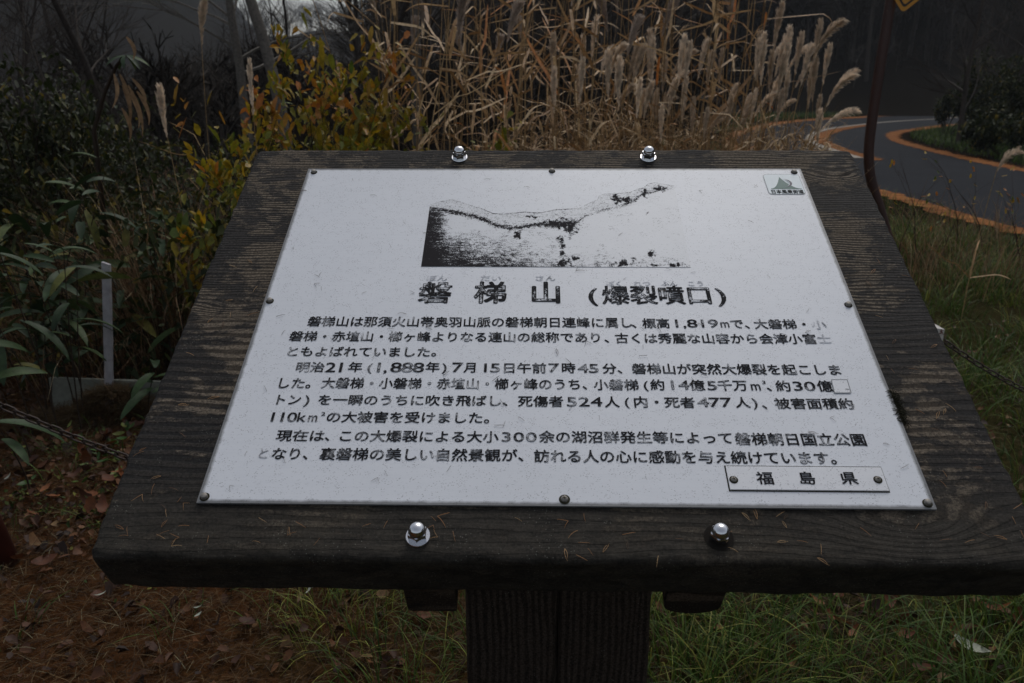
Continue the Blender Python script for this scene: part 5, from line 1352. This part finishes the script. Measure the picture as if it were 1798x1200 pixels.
# pale grey trunks
g1 = bare_tree(310, 7, 0.085, M_barkg, 5, 0.5, (-0.06, 0), 0.5); p = at(508, 200, 8.5); g1.location = (p.x, 8.5, 0); tag(g1, 'pale grey tree trunk rising behind the yellow shrub', 'tree')
g2 = bare_tree(311, 6, 0.07, M_barkg, 5, 0.5, (-0.10, 0), 0.35); p = at(440, 200, 9); g2.location = (p.x, 9, 0); tag(g2, 'slimmer grey forked tree left of the pale trunk', 'tree')
g3 = bare_tree(312, 6.5, 0.075, M_barkg, 4, 0.5, (0.02, 0), 0.5); p = at(735, 200, 9); g3.location = (p.x, 9, 0); tag(g3, 'grey brown trunk half hidden behind the left reeds', 'tree')
# overhanging branches at the upper left
g4 = bare_tree(313, 7, 0.09, M_bark, 6, 0.6, (0.12, 0), 0.2); p = at(-40, 200, 6.0); g4.location = (p.x, 6.0, 0); tag(g4, 'dark tree at the far left spreading long bare branches to the right', 'tree')
# evergreen shrub at the far left
def evergreen(x_, y_, h, wd, label, seed, n_):
    r_ = random.Random(seed); root = empty('evergreen_shrub', (x_, y_, 0), label=label, cat='shrub')
    mb = MB(); tips = []
    for k in range(7):
        a = r_.uniform(0, 6.28); b_ = Vector((math.cos(a) * 0.12, math.sin(a) * 0.12, -0.02)); d = Vector((math.cos(a) * wd / h, math.sin(a) * wd / h, 1)).normalized()
        branches(mb, b_, d, h * 0.42, 0.014, 3, r_, 5, 0.5, 0.02, tips, 4, 0.56, (3, 4))
    link('branches', mb.mesh('branches', M_stem), root)
    P = []
    for pts, d in tips:
        for j in range(len(pts)): P.append(pts[j])
    P = np.array(P)[RNG.integers(0, len(P), n_)] + RNG.normal(0, 0.05, (n_, 3))
    V, Q, R = leafset(P, RNG.uniform(0.018, 0.036, n_) * (1 if y_ < 8 else 2.4), RNG.random(n_), 0.9, 0.3)
    f_ = link('foliage', npmesh('foliage', V, Q, R, M_dkleaf), root); f_['kind'] = 'stuff'
p = at(60, 200, 3.9); evergreen(p.x, 3.9, 1.75, 0.45, 'dark small leaved evergreen shrub at the far left', 1, 4600)
p = at(-20, 200, 3.3); evergreen(p.x, 3.3, 1.9, 0.4, 'tall dark evergreen shrub cut by the left picture edge', 2, 3800)
p = at(140, 200, 5.0); evergreen(p.x, 5.0, 1.6, 0.6, 'dark evergreen shrub behind the withered plant', 3, 3200)
# shrubs inside the bend
for i_, (u, Y, h) in enumerate(((1735, 18.5, 1.5), (1795, 15.8, 1.2), (1672, 23.5, 1.9), (1760, 22, 3.0), (1830, 18, 2.6))):
    p = at(u, 150, Y); evergreen(p.x, Y, h, 1.2, ['dark shrub inside the road bend nearest the bend', 'dark shrub by the right picture edge above the road', 'dark low shrub at the far tip of the bend', 'taller dark shrub behind the others in the bend', 'dark shrub mostly beyond the right picture edge'][i_], 20 + i_, 4200)

# woods that read as one mass: many small branching trees joined
def low_tree(seed, th=1.0):
    r_ = random.Random(seed); mb = MB(); segs = []
    def br(p, d, L, w_, dep):
        q = p + d * L; segs.append((p, q, w_, w_ * 0.6))
        if dep == 0: return
        for k in range(r_.choice((3, 4))):
            t = r_.uniform(0.35, 1.0); nd = (d + Vector((r_.gauss(0, 1), r_.gauss(0, 1), r_.gauss(0.15, 0.5))) * 0.5).normalized()
            br(p.lerp(q, t), nd, L * r_.uniform(0.45, 0.7), w_ * 0.62, dep - 1)
    br(Vector((0, 0, -0.05)), Vector((r_.gauss(0, .06), r_.gauss(0, .06), 1)).normalized(), 0.5, 0.015 * th, 4)
    V = []
    for p, q, a, b in segs:
        s_ = Vector((r_.gauss(0, 1), r_.gauss(0, 1), 0.1)); s_ = s_.cross(q - p).normalized()
        V += [p - s_ * a / 2, p + s_ * a / 2, q + s_ * b / 2, q - s_ * b / 2]
    return np.array([tuple(v) for v in V])
LTR = [low_tree(900 + k) for k in range(5)]; LTM = [low_tree(930 + k, 1.7) for k in range(5)]; LTB = [low_tree(950 + k, 2.6) for k in range(5)]
def wood_mass(name, n_, u0, u1, d0, d1, h0, h1, label, mat, keep=1.0, kinds=None):
    vs = []; rs = []
    for k in range(n_):
        u, Y = random.uniform(u0, u1), d0 + (d1 - d0) * random.random() ** 0.8
        p = at(u, 150, Y); z_ = float(terrain_z(p.x, Y)); h = random.uniform(h0, h1) * 1.25; a = random.uniform(0, 6.28)
        T = (kinds or LTR)[k % 5].reshape(-1, 4, 3)
        if keep < 1: T = T[: int(len(T) * keep)]
        T = T.reshape(-1, 3) * h; ca, sa = math.cos(a), math.sin(a)
        vs.append(np.stack([T[:, 0] * ca - T[:, 1] * sa + p.x, T[:, 0] * sa + T[:, 1] * ca + Y, T[:, 2] + z_], -1)); rs.append(np.full(len(T), random.random()))
    V = np.concatenate(vs); Q = np.arange(len(V)).reshape(-1, 4)
    tag(link(name, npmesh(name, V, Q, np.concatenate(rs), mat)), label, kind='stuff')
M_farbark = veg('thicket_bark', [(0, (0.0176, 0.0143, 0.0121)), (0.8, (0.0550, 0.0451, 0.0363)), (1, (0.1320, 0.1155, 0.0990))], 0.85, 0.15, 'attr', 0.0)
wood_mass('slope_wood', 900, 1080, 1900, 48, 100, 4, 9, 'mass of bare trees covering the dark slope beyond the road', M_farbark, kinds=LTM)
wood_mass('middle_brush', 260, 330, 660, 16, 45, 1.2, 2.8, 'low bare brush between the pale trunks and the misty hill', M_farbark)
wood_mass('middle_wood', 380, 640, 1200, 20, 60, 3, 6.5, 'mass of bare trees in the middle distance behind the reeds', M_farbark)
wood_mass('far_wood', 650, -120, 1150, 250, 430, 8, 14, 'hazy wood covering the far hillside at the left', M_farbark)
wood_mass('slope_brush', 700, 1080, 1900, 47, 75, 1.2, 2.6, 'leafless brush at the foot of the dark slope beyond the road', M_farbark, kinds=LTB)
wood_mass('brush', 260, 150, 1250, 8.5, 20, 0.9, 2.2, 'low leafless brush behind the shrubs and reeds', M_farbark, kinds=LTB)
# dry weeds along the near road edge
M_wstem = simple('weed_stem', (0.045, 0.026, 0.017), 0.8, 0.2, 0, 0.3)
OL = [leaf_mesh('leaf', AM[k], 0.045, 0.34, 0.4) for k in (2, 1, 3)]
for i_, (u, v, vt, lean, nl, lab) in enumerate(((1570, 470, 300, 0.25, 8, 'dark dry weed just right of the bent pole'), (1605, 460, 270, 0.1, 6, 'dry weed with a few orange leaves against the road'), (1680, 440, 245, -0.15, 10, 'tall dark weed stalk with seed heads over the asphalt'), (1720, 450, 250, 0.05, 12, 'weed with yellow leaves in front of the road'), (1770, 470, 290, 0.3, 22, 'orange leaved twig reaching in from the right over the road'), (1640, 470, 330, 0.2, 6, 'low dark weed on the verge by the orange drift'), (1800, 480, 300, -0.3, 20, 'yellow leaved twig at the right picture edge'))):
    b_ = gp(u, v); h = at(u, vt, b_.y).z; r_ = random.Random(400 + i_)
    root = empty('dry_weed', b_, label=lab, cat='weed'); mb = MB(); tips = []
    branches(mb, Vector((0, 0, -0.02)), Vector((lean, 0, 1)).normalized(), h * 0.6, 0.005, 3, r_, 4, 0.45, 0.0, tips, 4, 0.5, (2, 3))
    link('stem', mb.mesh('stem', M_wstem), root)
    for k in range(nl):
        pts_, d = r_.choice(tips); dir_ = (d + Vector((r_.gauss(0, .6), r_.gauss(0, .6), r_.gauss(0, .4)))).normalized()
        o = link('leaf', OL[r_.choice((0, 1, 1, 2) if i_ > 2 else (0, 2, 1))], root, pts_[r_.randrange(len(pts_))]); o.rotation_euler = dir_.to_track_quat('X', 'Z').to_euler()
p = at(1725, 262, 3.6); o = silver(213, p.z - 0.1, plume_mesh('plume', 0.16, 150, 0.05, 0.9, M_mplume, 77), 0.06); o.location = (p.x + 0.05, 3.6, 0); tag(o, 'thin wispy plume in front of the road at the right', 'silver grass')
parts = []
for k in range(40):
    b_ = gp(rr.uniform(1560, 1800), rr.uniform(400, 520)); parts.append(arc_grass(14, b_.x, b_.y, 0.25, 0.25, 0.65, 0.004, 0.2, 0.9, 5, 0.1, 0.9))
V, Q, R = join(parts); tag(link('tall_dry_grass', npmesh('tall_dry_grass', V, Q, R, M_rustg)), 'thin brown dry grass along the near edge of the road', kind='stuff')

# ------------------------------------------------------------------ DAMP AIR
hz = MB(); hz.box((0, 195, 75), (440, 262, 78))
hmesh = bpy.data.meshes.new('haze'); hmesh.from_pydata(hz.v, [], hz.f)
hm_ = bpy.data.materials.new('haze'); hm_.use_nodes = True; hm_.node_tree.nodes.clear()
pv = hm_.node_tree.nodes.new('ShaderNodeVolumePrincipled'); pv.inputs['Density'].default_value = 0.0007; pv.inputs['Color'].default_value = (0.80, 0.86, 0.92, 1)
ho = hm_.node_tree.nodes.new('ShaderNodeOutputMaterial'); hm_.node_tree.links.new(pv.outputs[0], ho.inputs['Volume'])
hmesh.materials.append(hm_)
tag(link('haze', hmesh), 'thin grey mist between the sign and the hills', kind='stuff')
